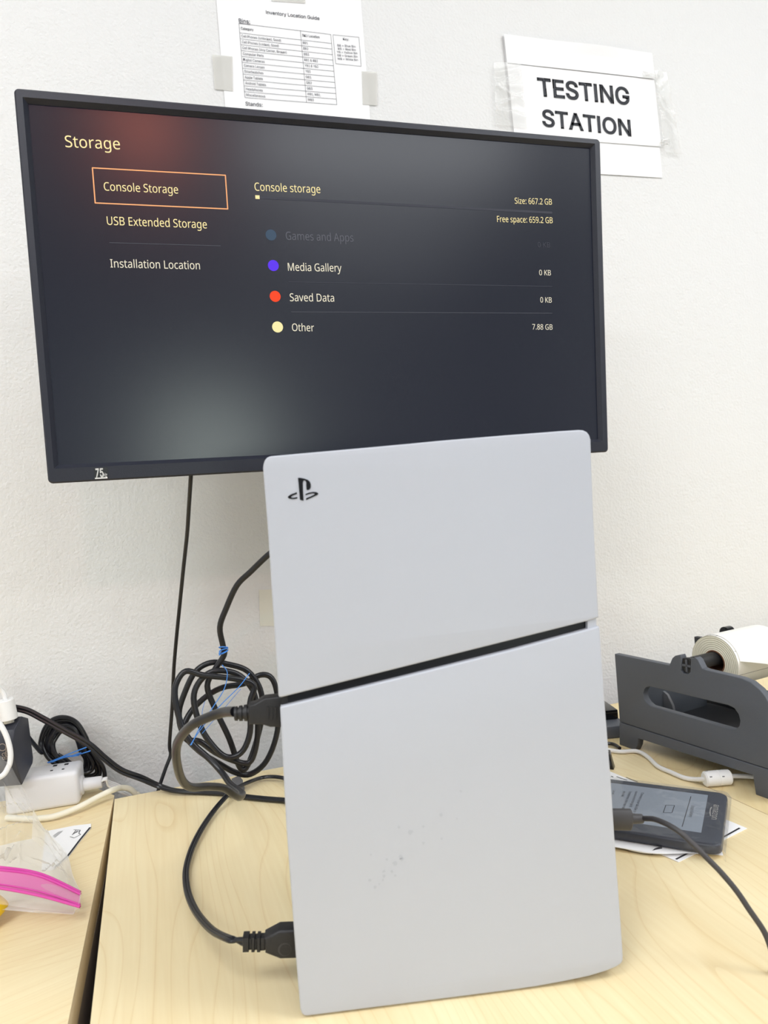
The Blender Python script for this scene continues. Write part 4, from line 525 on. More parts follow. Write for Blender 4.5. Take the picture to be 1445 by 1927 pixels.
# guide sheet
G_tl = Vector(WF.uv(406.9, 0)); G_ll = Vector(WF.uv(422.9, 193.8)); dv = (G_ll-G_tl).normalized(); du = Vector((-dv.y, dv.x))
tr_ = Vector(WF.uv(679, 4)); wG = (tr_-G_tl).dot(du); up0 = G_tl - dv*0.045
gq = [up0+dv*0.2794, up0+dv*0.2794+du*wG, up0+du*wG, up0]
gs = thing('paper_sheet', 'white inventory guide sheet with a printed table, taped above the monitor', 'paper', WF.pt(up0.x, up0.y, 0.001))
m = MB(); sheet(m, WF, gq, PAPER, 0.0006, 0.0006, seed=0.4); m.build('page', gs)
m = MB(); GN = 0.0017
def gt(s, a, b_, cap, w=0.0, mt=INK): text_px(m, WF, s, a, b_, cap, mt, GN, w)
gt('Inventory Location Guide', (500.4, 27.4), (600.8, 39), 6.2, 0.012)
gt('Bins:', (449.4, 43.4), (470.3, 45.6), 7.0, 0.008); line_px(m, WF, (449.6, 44.8), (470.5, 47), 0.0004, INK, GN)
gt('Stands:', (462, 199.5), (494, 202), 7.0, 0.008)
TL, TR, BL_, BR_ = [Vector(WF.uv(*p)) for p in ((449.2, 45.3), (621.7, 66), (460.6, 184.6), (633.3, 198.2))]
C0, C1 = Vector(WF.uv(564.6, 58.6)), Vector(WF.uv(576.3, 193.6))
lw = 0.00042
def tl_(t): return TL.lerp(BL_, t)
def tr2(t): return TR.lerp(BR_, t)
def tc_(t): return C0.lerp(C1, t)
hs = 0.128; rows = [0.0] + [hs + (1-hs)*i/11 for i in range(12)]
for t in rows: line_uv(m, WF, tl_(t), tr2(t), lw, INK, GN)
for a, b_ in ((TL, BL_), (TR, BR_), (C0, C1)): line_uv(m, WF, a, b_, lw, INK, GN)
col1 = ['Cell Phones (Unlocked, Good)', 'Cell Phones (Locked, Good)', 'Cell Phones (Any Carrier, Broken)', 'Computer Parts', 'Digital Cameras', 'Camera Lenses', 'Smartwatches', 'Apple Tablets', 'Android Tablets', 'Headphones', 'Miscellaneous']
col2 = ['BB1', 'BB2', 'BB3', 'RB1 & RB2', 'YB1 & YB2', 'YB3', 'GB1', 'GB2', 'GB3', 'WB1, WB2,', 'WB3']
wd1 = [73, 68, 82, 38, 39, 38, 35, 33, 38, 31, 35]; wd2 = [9.5, 9.5, 10, 26, 26, 10, 10.5, 10.5, 11, 26, 11.5]
pm = (TR-TL).length/173.8
cp = 0.0034
dR = (TR-TL).normalized(); dD = (BL_-TL).normalized()
def rowtxt(base, s, wpx, w): text_uv(m, WF, s, base, base + dR*wpx*pm, cp, INK, GN, w)
rowtxt(tl_(rows[1]*0.62) + dR*0.0022, 'Category', 23, 0.014); rowtxt(tc_(rows[1]*0.62) + dR*0.0022, 'SKU Location', 33.5, 0.014)
for i in range(11):
    t = rows[i+1]*0.30 + rows[i+2]*0.70
    rowtxt(tl_(t) + dR*0.0022, col1[i], wd1[i], 0.002); rowtxt(tc_(t) + dR*0.0022, col2[i], wd2[i], 0.002)
kb = [Vector(WF.uv(*p)) for p in ((626, 66.6), (674.8, 71.4), (679, 126), (631, 121))]
for i in range(4): line_uv(m, WF, kb[i], kb[(i+1) % 4], lw, INK, GN)
gt('Key:', (645, 76.5), (656, 77.7), 4.2, 0.01)
for i, s in enumerate(('BB = Blue Bin', 'RB = Red Bin', 'YB = Yellow Bin', 'GB = Green Bin', 'WB = White Bin')):
    y = 88.4 + i*6.3; x0 = (634.6, 635.8, 633.6, 634.2, 634.8)[i]; x1 = (668.6, 668.9, 672.0, 672.4, 673)[i]; gt(s, (x0, y), (x1, y+2.4), 4.0, 0.002)
m.build('print', gs)
for pxs in (((404, 169), (438, 173), (437, 107.5), (399, 104.5)), ((682, 198), (709, 199.5), (709, 137), (680, 135.5)), ((510, 4), (574, 8), (573, -30), (509, -34))):
    m = MB(); sheet(m, WF, [WF.uv(*p) for p in pxs], TAPE_M, 0.0015 if pxs[0][0] > 500 and pxs[0][0] < 520 else 0.0013, 0.0006, 8, seed=pxs[0][0]); m.build('tape', gs)
# testing station sign
sg = thing('wall_sign', 'white TESTING STATION sign taped to the wall above the monitor corner', 'sign', WF.at(1095, 200, 0.001))
tl = Vector(WF.uv(944.9, 67.4)); tr = Vector(WF.uv(1223.5, 103)); br = Vector(WF.uv(1245.4, 335.4)); bl = tl + (br-tr)
m = MB(); sheet(m, WF, [bl, br, tr, tl], PAPER2, 0.0006, 0.0012, 20, seed=1.1, curl=lambda s, t: 0.004*max(0, t-0.86)/0.14*math.exp(-((s-0.62)/0.22)**2)); m.build('backing_sheet', sg)
f_tl = Vector(WF.uv(951.5, 121)); f_tr = Vector(WF.uv(1228.8, 151.5)); f_br = Vector(WF.uv(1241.5, 277.5)); f_bl = f_tl + (f_br-f_tr)
m = MB(); sheet(m, WF, [f_bl, f_br, f_tr, f_tl], PAPER, 0.0026, 0.0006, 20, seed=2.0); m.build('front_sheet', sg)
m = MB(); w_tl, w_tr = tl + (tr-tl)*0.0, tr
sheet(m, WF, [f_tl, f_tr, w_tr, w_tl], PAPER2, 0.0040, 0.0008, 20, seed=1.6, curl=lambda s, t: 0.003*max(0, t-0.6)/0.4*math.exp(-((s-0.62)/0.2)**2)); m.build('top_flap', sg)
m = MB()
text_px(m, WF, 'TESTING', (1011, 182), (1183, 199.5), 31.5, INK2, 0.0037, 0.04)
m.build('lettering', sg); m = MB()
text_px(m, WF, 'STATION', (1018.5, 239), (1185.4, 258), 29.5, INK2, 0.0037, 0.04)
m.build('lettering', sg)
def crinkle(sd, amp):
    rnd = random.Random(sd); ws = [(rnd.uniform(0, 1), rnd.uniform(0.02, 0.06), rnd.uniform(-0.25, 0.25), rnd.uniform(0.3, 1)) for _ in range(7)]
    return lambda s, t: amp*sum(a*math.exp(-((t-c-sl*s)/w)**2) for c, w, sl, a in ws)
for pxs, sd in ((((930, 237), (988, 245), (976, 120), (926, 122)), 3), (((1246, 290), (1278, 294), (1250, 140), (1228, 136)), 5)):
    m = MB(); sheet(m, WF, [WF.uv(*p) for p in pxs], TAPE_C, 0.0052, 0.0005, 36, 0.0001, sd, crinkle(sd, 0.0022)); m.build('clear_tape', sg)
for pxs, sd in ((((1203, 150), (1229, 152), (1226, 140), (1206, 134)), 8), (((1235, 275), (1252, 277), (1256, 263), (1240, 266)), 9)):
    m = MB(); sheet(m, WF, [WF.uv(*p) for p in pxs], TAPE_C, 0.0058, 0.0005, 12, 0.0001, sd, crinkle(sd, 0.002)); m.build('clear_tape', sg)

m = MB(); sheet(m, WF, [WF.uv(*p) for p in ((489, 1178), (516, 1178), (512, 1109), (487, 1110))], mat('old_tape', (0.8, 0.79, 0.7, 1), 0.6, bump=0.1), 0.0004, 0.0003, 6)
tag(m.build('tape_scrap'), 'faint yellowed tape patch on the wall beside the console left edge', 'tape')
# ================================================================== games console
CA = -0.2521
CF = Frame((0.0709, -0.5378, DZ), (math.cos(CA), math.sin(CA), 0), (0, 0, 1))
con = thing('game_console', 'white upright games console with a dark diagonal slot and black emblem', 'game console', CF.pt(0.108, 0.0, -0.048))
up_px = [(494.6, 881), (495.6, 873), (498, 866), (502, 861.2), (507, 858.8), (511.5, 858), (575, 852.3), (640, 846.6), (705, 840.8), (770, 834.8), (830, 829), (890, 824), (950, 819), (1010, 814.5), (1055, 811), (1090, 808.8), (1098, 809.5), (1105, 813), (1109.5, 819), (1111.8, 827),
         (1113.6, 880), (1117, 970), (1121.5, 1060), (1127, 1160), (1126.2, 1163), (1110, 1168), (960, 1205.5), (740, 1260.5), (530, 1312.6), (525, 1312.3), (523.6, 1309), (519, 1230), (511.5, 1120), (504.2, 1003)]
lo_px = [(526.8, 1333), (528, 1330.6), (532, 1329.4), (740, 1278.6), (960, 1224), (1115, 1182), (1126.5, 1178.6), (1128.6, 1181), (1138, 1317), (1149, 1455), (1157, 1577), (1164.5, 1680), (1169.8, 1752), (1172.8, 1800), (1172.6, 1808), (1170, 1813.5), (1165, 1817.5), (1158, 1821.5), (1140, 1828.6), (1107, 1838.6), (1060, 1848.4), (1010, 1857.5), (967, 1864), (860, 1877.6), (720, 1895.2),
         (579, 1913), (572.5, 1912.6), (567.5, 1908.6), (565, 1901), (563.6, 1886), (558, 1820), (551.7, 1735), (538.7, 1560)]
def clampv(P): return [(u, max(v, 0.0012)) for u, v in P]
upv = clampv([CF.uv(*p) for p in up_px]); lov = clampv([CF.uv(*p) for p in lo_px])
def make_panels(front, which):
    for nm, P in (('upper_side_panel', upv), ('lower_side_panel', lov)):
        m = MB(); plate(m, CF, [P], 0.0075, WHITE_P, 0.0013, 3, front)
        if which == 'near' and nm == 'lower_side_panel':
            pass
        m.build(nm, con, 40)
make_panels(0.0, 'near'); make_panels(-0.0885, 'far')
m = MB()
body = [CF.uv(*p) for p in ((576, 1893), (1158, 1808), (1108, 850), (508, 890))]; body = [(p[0], p[1]) for p in body]
body[0] = (body[0][0], 0.0); body[1] = (body[1][0], 0.0)
plate(m, CF, [rounded(body, 0.006)], 0.0775, CORE, 0.002, 2, -0.0085); m.build('body', con)
m = MB()
ins = [CF.uv(*p) for p in ((533, 1345), (1107.2, 1196), (1106.8, 1158), (531, 1300))]
plate(m, CF, [ins], 0.002, GLOSSBLK, 0, 1, -0.0052)
m.build('gloss_slot', con)
m = MB(); ins = [CF.uv(*p) for p in ((1107.6, 1195), (1124, 1190), (1123, 1155), (1107.2, 1158))]
plate(m, CF, [ins], 0.0065, WHITE_P, 0, 1, -0.0015); m.build('slot_end_trim', con)
m = MB(); ins = [CF.uv(*p) for p in ((529, 1345), (541, 1342), (540, 1300), (528, 1303))]
plate(m, CF, [ins], 0.003, CORE, 0, 1, -0.0046); m.build('rear_grille', con)
# emblem
def e11(x, y): return (470 + x/4.817, 790 + y/4.817)
def emb(P): return [CF.uv(*e11(*p)) for p in P]
m = MB()
L1 = [(437, 525), (468, 528), (500, 535), (526, 545), (543, 560), (552, 585), (553, 605), (548, 622), (538, 633), (526, 637), (514, 633), (512, 600), (511, 570), (508, 558), (500, 549), (489, 549), (482, 558), (480, 575), (482, 650), (487, 732), (455, 725)]
L2 = [(343, 702), (352, 690), (372, 676), (425, 657), (427, 672), (395, 684), (377, 694), (373, 701), (380, 706), (398, 706), (430, 700), (431, 712), (405, 718), (380, 718), (355, 713)]
L3 = [(505, 672), (538, 659), (575, 653), (605, 656), (618, 664), (620, 673), (608, 683), (511, 727), (510, 711), (575, 683), (588, 675), (586, 668), (568, 666), (540, 672), (506, 683)]
for P in (L1, L2, L3): plate(m, CF, [emb(P)], 0.0006, GLOSSBLK, 0, 1, 0.0004)
m.build('emblem', con)
# faint dust marks on the lower panel
m = MB(); rnd = random.Random(4)
for (x, y, r) in ((645, 830, 22), (655, 850, 18), (595, 888, 22), (520, 852, 12), (492, 962, 16), (495, 1005, 18), (565, 962, 14), (595, 1000, 10), (485, 1040, 10), (365, 1042, 16), (412, 1105, 16), (450, 1075, 8), (735, 605, 26), (850, 705, 13), (850, 555, 12), (1015, 665, 12), (630, 560, 14), (1190, 235, 13), (375, 810, 9), (1010, 450, 16), (1155, 485, 9)):
    u, v = CF.uv(620 + x/4.817, 1440 + y/4.817); rr_ = r/4.817*0.00036
    m.poly([CF.pt(u + rr_*rnd.uniform(0.6, 1.1)*math.cos(g), v + rr_*rnd.uniform(0.6, 1.1)*math.sin(g), 0.00012) for g in [2*math.pi*i/11 for i in range(11)]], SMUDGE)
m.build('smudge_marks', con)

# ================================================================== cables at the console
def c7(x, y): return (280 + x/3.44, 1000 + y/3.44)
def c10(x, y): return (300 + x/4.817, 1440 + y/4.817)
def c5(x, y): return (x/4.817, 1240 + y/4.817)
def c8(x, y): return (1100 + x/4.188, 1150 + y/4.188)
def c9(x, y): return (1100 + x/4.188, 1400 + y/4.188)
# plug frame: just behind the near panel
PF = CF.shifted(-0.022)
hd = thing('hdmi_cable', 'thick black cable tied in a tangle, its plug level with the console slot', 'cable', hz(455, 1497))
path = [(920, 30, -.215), (775, 150, -.20), (660, 260, -.185), (570, 350, -.175), (500, 500, -.165), (460, 620, -.16), (480, 740, -.155), (487, 800, -.152), (430, 890, -.15), (378, 1000, -.15), (430, 1150, -.15), (520, 1340, -.15), (585, 1520, -.15),
        (630, 1530, -.149), (690, 1380, -.146), (735, 1180, -.144), (720, 1020, -.142), (640, 905, -.141), (520, 862, -.14), (400, 850, -.139), (300, 910, -.138), (230, 1050, -.137), (195, 1180, -.136), (225, 1310, -.135), (330, 1425, -.136), (450, 1500, -.137), (560, 1560, -.138),
        (660, 1570, -.138), (765, 1480, -.138), (832, 1290, -.137), (832, 1070, -.136), (795, 950, -.135), (720, 930, -.134), (620, 985, -.134), (480, 1010, -.135), (370, 1070, -.137), (270, 1170, -.14), (224, 1280, -.144), (250, 1350, -.147), (330, 1360, -.15), (430, 1430, -.154), (540, 1480, -.157),
        (640, 1500, -.159), (685, 1430, -.16), (705, 1280, -.16), (690, 1080, -.159), (640, 980, -.158), (550, 915, -.157), (420, 905, -.156), (330, 970, -.156), (290, 1080, -.157), (330, 1250, -.16), (400, 1370, -.163), (500, 1460, -.166), (600, 1430, -.168), (655, 1300, -.169), (655, 1110, -.169),
        (680, 995, -.168), (560, 955, -.167), (350, 930, -.166), (240, 905, -.166), (180, 980, -.168), (170, 1080, -.171), (210, 1250, -.176), (280, 1370, -.182), (400, 1480, -.192), (480, 1570, -.205), (530, 1640, -.23), (580, 1675, -.26), (606, 1700, -.29), (585, 1722, -.312), (545, 1700, -.325), (480, 1660, -.335), (380, 1652, -.35),
        (270, 1655, -.37), (210, 1600, -.39), (178, 1470, -.42), (190, 1360, -.44), (270, 1262, -.465), (380, 1205, -.48), (480, 1172, -.492), (545, 1162, -.50)]
pts = [V3((0.245, -0.200, DZ+0.43)), V3((0.225, -0.198, DZ+0.37))] + [hy(*c7(x, y), Y) for x, y, Y in path]
pl0 = PF.at(*c7(575, 1165)); pts[-1] = pl0 - (pl0-pts[-2]).normalized()*0.004
m = MB(); m.tube(smooth_path(pts, 5), 0.0034, BLACK, 12); m.build('cord', hd)
m = MB()
bodyp = [PF.uv(*c7(x, y)) for x, y in ((648, 1112), (690, 1104), (748, 1068), (835, 1058), (1000, 1020), (1000, 1215), (848, 1252), (790, 1252), (738, 1236), (655, 1236))]
bodyp[4] = (bodyp[3][0]+0.016, bodyp[3][1]); bodyp[5] = (bodyp[6][0]+0.0135, bodyp[6][1])
plate(m, PF, [bodyp], 0.011, SATIN, 0.0012, 2, 0.0055)
pg = m.build('plug', hd)
m = MB()
for k in range(3):
    a = [PF.uv(*c7(x, y)) for x, y in ((770+k*24, 1120), (782+k*24, 1119), (782+k*24, 1200), (770+k*24, 1202))]
    plate(m, PF, [a], 0.0008, SATIN, 0, 1, 0.0062)
m.build('grip_ridges', pg)
m = MB()
p0 = PF.at(*c7(556, 1180)); p1 = PF.at(*c7(655, 1172)); d = p1-p0
prof = [(0, 0.0045), (0.18, 0.0048), (0.19, 0.0038), (0.3, 0.0038), (0.31, 0.005), (0.5, 0.0051), (0.51, 0.0039), (0.62, 0.0039), (0.63, 0.0053), (0.84, 0.0055), (0.85, 0.0042), (1.05, 0.0044)]
lathe(m, p0, d, [(x*d.length, r) for x, r in [(0, 0.001)]+prof], SATIN, 16); m.build('strain_relief', hd)
m = MB(); PW = CF.shifted(-0.03)

def tie(name, segs, label, r=0.0007):
    m = MB()
    for s in segs: m.tube(smooth_path(s, 4), r, BLUE, 6, flat=2.0)
    return tag(m.build(name), label, 'twist tie')
cen = hy(*c7(484, 768), -.1535)
segs = []
for k, dz in enumerate((-0.0022, 0.0004, 0.0028)):
    segs.append([cen + V3((0.0043*math.cos(g), 0.0043*math.sin(g), dz + 0.0016*math.cos(g+k))) for g in [2*math.pi*i/12 for i in range(13)]])
segs.append([hy(*c7(x, y), -.1585) for x, y in ((462, 775), (456, 790), (458, 803))])
tie('twist_tie', segs, 'blue twist tie wound round the cable just above its tangle')
segs = [[hy(*c7(x, y), -.19) for x, y in ((475, 865), (508, 915), (488, 1020), (420, 1130), (330, 1270), (275, 1382))],
        [hy(*c7(x, y), -.187) for x, y in ((652, 918), (580, 1010), (450, 1140), (330, 1290), (268, 1384))]]
tie('twist_tie', segs, 'loose blue wire tie strung slantwise across the black cable tangle', 0.0005)
tie('twist_tie', [[hy(*c7(x, y), -.1745) for x, y in ((595, 1020), (470, 1165), (345, 1308))], [hy(*c7(x, y), -.1745) for x, y in ((362, 1100), (345, 1170), (352, 1190))]], 'thin dark blue strands of wire tie behind the tangle front', 0.0003)

# console power cable (figure-eight lead)
pc = thing('power_cable', 'black twin-lead power cable curving over the desk to the plug low on the console', 'cable', hz(350, 1650))
pw = [(770, 1600, .038), (690, 1592, .036), (620, 1570, .033), (470, 1490, .024), (340, 1340, .014), (265, 1180, .008), (240, 1030, .006), (250, 900, .005), (300, 740, .005), (380, 580, .005), (480, 430, .005), (580, 310, .009), (650, 240, .0115), (760, 175, .009), (900, 120, .005), (1000, 104, .005), (1120, 115, .005), (1300, 160, .005)]
P = [hz(*c10(x, y), z) for x, y, z in pw] + [V3((0.255, -0.16, DZ+0.005)), V3((0.285, -0.115, DZ+0.005))]
PQ = CF.shifted(-0.034)
plug0 = PQ.at(*c10(768, 1600)); P[0] = plug0; P[1] = plug0.lerp(P[2], 0.45)
cl = smooth_path(P, 7); off = []
for i, p in enumerate(cl):
    t = (cl[min(i+1, len(cl)-1)]-cl[max(i-1, 0)]).normalized(); s_ = t.cross(V3((0, 0, 1))).normalized(); k = max(0.0, 1-i/12.0)
    off.append((s_*(1-k) + V3((0, 0, -1))*k).normalized()*0.0014)
m = MB(); m.tube([p+o for p, o in zip(cl, off)], 0.0017, BLACK, 8); m.tube([p-o for p, o in zip(cl, off)], 0.0017, BLACK, 8); m.build('cord', pc)
m = MB(); q = [PQ.uv(*c10(x, y)) for x, y in ((955, 1527), (1090, 1455), (1215, 1450), (1400, 1440), (1400, 1700), (1220, 1708), (1100, 1712), (965, 1660))]
plate(m, PQ, [q], 0.012, SATIN, 0.002, 2, 0.006)
disc(m, PQ, PQ.uv(*c10(1140, 1620)), 0.0045, SOFTGREY, 0.0061); disc(m, PQ, PQ.uv(*c10(1146, 1622)), 0.0038, SATIN, 0.0062)
m.build('plug', pc)
m = MB()
for (x0, x1, h) in ((760, 815, 66), (838, 868, 66), (888, 918, 66), (815, 838, 52), (868, 888, 52), (918, 960, 58)):
    a = [PQ.uv(*c10(x, y)) for x, y in ((x0, 1600-h), (x1, 1598-h), (x1, 1598+h), (x0, 1600+h))]
    plate(m, PQ, [a], 0.0085 if h > 60 else 0.0068, SATIN, 0.0008, 1, 0.0042 if h > 60 else 0.0034)
m.build('strain_relief', pc)

# thin monitor cord dropping behind the desk
mc = MB(); thin = [(360, 880, -.23), (358.5, 905, -.225), (355, 960, -.20), (352, 1005, -.18), (345, 1070, -.15), (338, 1140, -.125), (332, 1200, -.105), (327, 1260, -.09), (324, 1330, -.075), (319, 1400, -.065), (321, 1420, -.063), (312, 1445, -.066), (300, 1480, -.072), (292, 1510, -.078)]
mc.tube(smooth_path([hy(*p) for p in thin], 5), 0.0022, BLACK, 10)
mc.tube(smooth_path([hy(*p) for p in thin[-1:]] + [V3((-0.02, -0.05, DZ-0.12)), V3((-0.02, -0.045, DZ-0.4)), V3((0.0, -0.05, DZ-0.73))], 6), 0.0022, BLACK, 10)
tag(mc.build('hanging_cable'), 'thin black cord hanging straight down the wall from the monitor bottom edge', 'cable')

# flat twin cord from the left
fc = MB()
fl = [(12, 1329, -.084), (24, 1331.5, -.085), (52, 1338, -.087), (83, 1354, -.091), (125, 1377, -.095), (166, 1400, -.099), (197, 1427, -.1), (228, 1450, -.1), (266, 1464.5, -.101)]
A = [hy(*p) for p in fl] + [hz(*c10(x, y), z) for x, y, z in ((0, 190, .007), (150, 232, .0045), (400, 246, .0028), (600, 258, .0028), (780, 286, .0028), (950, 304, .0028), (1130, 318, .0028), (1300, 330, .0028))] + [V3((0.24, -0.195, DZ+0.0045)), V3((0.31, -0.165, DZ+0.0045)), V3((0.335, -0.115, DZ+0.0045))]
cl = smooth_path(A, 6)
for s_ in (-1, 1):
    pp = []
    for i, p in enumerate(cl):
        t = (cl[min(i+1, len(cl)-1)]-cl[max(i-1, 0)]).normalized(); k = min(1.0, max(0.0, (i-44)/14.0))
        w = (V3((0, 0, 1))*(1-k) + V3((0.2, 1, 0))*k); w = (w - t*w.dot(t)).normalized(); pp.append(p + w*0.0018*s_)
    fc.tube(pp, 0.0022, BLACK, 8)
tag(fc.build('flat_cord'), 'black flat twin cord sagging from the charger across the desk back', 'cable')

# grey cable clip at the desk back
m = MB(); cq = [(436, 1466), (450, 1459.5), (457, 1468), (458, 1482), (445, 1484), (437, 1480)]
KF = Frame(hz(447, 1487, 0.0), (1, 0, 0), (0, 0.25, 1)); uvs = [KF.uv(*p) for p in cq]; mnv = min(v for u, v in uvs)
plate(m, KF, [uvs], 0.004, CLIPG, 0.0006, 1, 0.0)
b0 = KF.pt(sum(u for u, v in uvs)/6, 0, 0); m.box((b0.x, b0.y+0.002, DZ+0.002), (0.014, 0.012, 0.004), CLIPG, None, 0.0008)
tag(m.build('cable_clip'), 'small grey cable clip on the desk behind the bent cable', 'clip')

# ================================================================== left corner
# white power cube
A0 = hz(150, 1515); A1 = hz(70, 1528); A2 = hz(164, 1487)
sU = (A0-A1).normalized(); sV = V3((-sU.y, sU.x, 0)); wS = 0.078; dS = 0.043; hS = 0.0395
QF = Frame((A0 - sU*wS).to_tuple(), sU, sV)       # N is up
strip = thing('power_strip', 'white block power strip with socket holes, at the back of the left desk', 'power strip', A0 - sU*wS*0.5 + sV*dS*0.5)
m = MB(); m.box((wS/2, dS/2, hS/2), (wS, dS, hS), WHITE_S, QF, 0.005, 4); m.build('housing', strip)
m = MB()
TF = QF.shifted(hS)
for (x, y, w, h) in ((500, 968, 34, 16), (603, 955, 34, 16), (468, 1013, 22, 8), (572, 1000, 20, 8)):
    uv = TF.uv(*c5(x, y)); m.box((uv[0], uv[1], 0.0002), (w*0.00013, h*0.00028, 0.0006), SATIN, TF)
m.build('socket_holes', strip)
m = MB(); bp = QF.pt(wS, dS*0.42, hS*0.42)
pe = hy(*c5(882, 1135), bp.y-0.002); dirx = sU
lathe(m, bp, dirx, [(-0.001, 0.011), (0.0022, 0.011), (0.003, 0.0095), (0.0032, 0.0075), (0.022, 0.0068), (0.0232, 0.006), (0.0232, 0.001)], WHITE_S, 20); m.build('cord_boot', strip)
for k in range(4):
    st0 = bp + dirx*0.022 + V3((0, -0.0035+0.0023*k, 0.002))
    pp = [st0, st0 + V3((0.006, 0, 0.0005)), hy(*c5(985-6*k, 1152-17*k), -.078+.003*k), hy(*c5(1085, 1205-19*k), -.076+.004*k), hy(*c5(1180+6*k, 1262-16*k), -.074+.004*k), hy(*c5(1240+10*k, 1340), -.072+.004*k), V3((-0.03+0.004*k, -0.06, DZ-0.09))]
    m = MB(); m.tube(smooth_path(pp, 5), 0.0014, WHITE_C, 8); m.build('cord', strip)
# cream cable
m = MB()
cr = [hz(*c5(60, 1440), .004), hz(*c5(180, 1446), .004), hz(*c5(280, 1450), .004), hz(*c5(360, 1446), .004), hz(*c5(500, 1425), .005), hz(*c5(700, 1350), .007), hz(*c5(900, 1245), .010), hz(*c5(1000, 1198), .012), hy(*c5(1085, 1170), -.086), hy(*c5(1165, 1175), -.082), hy(*c5(1225, 1220), -.080), hy(*c5(1275, 1300), -.078), V3((-0.02, -0.07, DZ-0.1))]
m.tube(smooth_path(cr, 6), 0.0033, CREAM, 12)
tag(m.build('cream_cable'), 'thick cream cable arching from under the bag over the desk back edge', 'cable')
# black coil behind the strip
m = MB(); rnd = random.Random(11)
base = [(365, 760), (395, 635), (475, 548), (590, 527), (690, 568), (775, 690), (850, 850), (930, 985), (935, 1085), (840, 1120), (700, 1090), (560, 1000), (440, 900)]
cx_, cy_ = 640, 810; pp = []
for k in range(6):
    sc_ = 1.0 - 0.09*k; 
    for j, (x, y) in enumerate(base):
        jx, jy = rnd.uniform(-8, 8), rnd.uniform(-8, 8)
        pp.append(hy(*c5(cx_ + (x-cx_)*(sc_ if x < cx_ else sc_-0.02*k) + jx, cy_ + (y-cy_)*sc_ + jy), -.036 + 0.0035*(k % 3) + 0.002*math.sin(j)))
coil0 = hy(*c5(285, 740), -.06); 
pp = [hy(*c5(250, 700), -.075), hy(*c5(310, 775), -.058), hy(*c5(380, 850), -.045)] + pp
m.tube(smooth_path(pp, 5), 0.0025, BLACK, 10)
tag(m.build('coiled_cord'), 'black coiled cord bundle leaning on the wall behind the white power strip', 'cable')
tie('twist_tie', [[hy(*c5(x, y), -.048) for x, y in ((430, 940), (520, 905), (640, 855), (785, 800))], [hy(*c5(x, y), -.047) for x, y in ((440, 942), (560, 900), (700, 870), (820, 832))], [hy(*c5(x, y), -.049) for x, y in ((470, 935), (600, 885), (720, 872), (640, 884), (735, 850))]], 'blue twist tie round the coiled cord behind the white power strip')
# black adapter
p25 = hy(25, 1400, -.118); p62 = hy(62, 1430, -.078)
aU = V3((p62.x-p25.x, p62.y-p25.y, 0)).normalized(); AF = Frame(p25, aU, (0, 0, 1))
ad = thing('charger', 'black angular charger block at the left edge beside the white power strip', 'charger', V3((p25.x-0.02, p25.y, DZ)))
prof = [AF.uv(*c5(x, y)) for x, y in ((203, 520), (258, 535), (303, 895), (298, 945), (203, 1140), (135, 920), (120, 740), (132, 640))]
m = MB(); plate(m, AF, [prof], 0.058, CHARC, 0.0012, 2, 0.0); m.build('housing', ad)
m = MB(); NF = Frame(AF.pt(0, 0, 0), AF.N, (0, 0, 1))
fr_ = Frame(p25 - aU*0.0012, -AF.N*-1.0, (0, 0, 1))
def afp(x, y, n=0.0003): return None
FFr = Frame(AF.pt(min(u for u, v in prof), 0, 0), AF.N, (0, 0, 1))
if FFr.N.dot(CAM-FFr.O) < 0: FFr = Frame(FFr.O, -AF.N, (0, 0, 1))
u0_, v0_ = FFr.uv(*c5(50, 850))
def fa(s, x, y, h):
    a = FFr.uv(*c5(x, y)); d_ = Vector((0, -1)) 
    text_uv(m, FFr, s, (a[0], a[1]), (a[0], a[1]-h*0.7*len(s)), h, PRINTGREY, 0.0004, 0.004)
disc(m, FFr, FFr.uv(*c5(22, 800)), 0.0042, PRINTGREY, 0.0002); disc(m, FFr, FFr.uv(*c5(22, 800)), 0.0034, CHARC, 0.0003)
fa('CB', 18, 850, 0.0055); 
for k in range(5): line_uv(m, FFr, FFr.uv(*c5(52+k*10, 780)), FFr.uv(*c5(54+k*10, 880+10*k)), 0.0005, PRINTGREY, 0.0003)
disc(m, FFr, FFr.uv(*c5(70, 860)), 0.0032, PRINTGREY, 0.0002); disc(m, FFr, FFr.uv(*c5(70, 860)), 0.0026, CHARC, 0.0003)
m.build('rating_marks', ad)
# white plug on top of the charger
up = thing('usb_plug', 'white plug standing in the top of the black charger, with a thin lead', 'plug', hy(14, 1352, -.098))
a = hy(*c5(78, 548), -.100); b_ = hy(*c5(48, 366), -.100)
m = MB(); ax_ = (b_-a); m.tube([a, a.lerp(b_, 0.03), a.lerp(b_, 0.95), b_], 0.0095, WHITE_C, 16, rs=[0.0092, 0.0098, 0.0090, 0.0082]); m.build('grip', up)
m = MB(); m.tube(smooth_path([b_, hy(*c5(42, 330), -.100), hy(*c5(20, 290), -.100), hy(*c5(-15, 250), -.102), hy(*c5(-80, 190), -.106)], 6), 0.0024, WHITE_C, 10); m.build('lead', up)
m = MB(); m.tube([a, a-ax_.normalized()*0.004], 0.006, METAL, 12, flat=0.6); m.build('connector', up)
m = MB(); m.tube(smooth_path([hy(*c5(-90, 540), -.128), hy(*c5(-20, 570), -.130), hy(*c5(30, 640), -.132), hy(*c5(72, 740), -.134), (hy(*c5(95, 850), -.136)), hy(*c5(90, 940), -.138), hy(*c5(72, 985), -.139), hy(*c5(40, 1040), -.141), hy(*c5(-10, 1075), -.143), hy(*c5(-80, 1090), -.148)], 6), 0.0028, WHITE_C, 10)
tag(m.build('white_lead'), 'white lead hanging in front of the black charger at the left edge', 'cable')
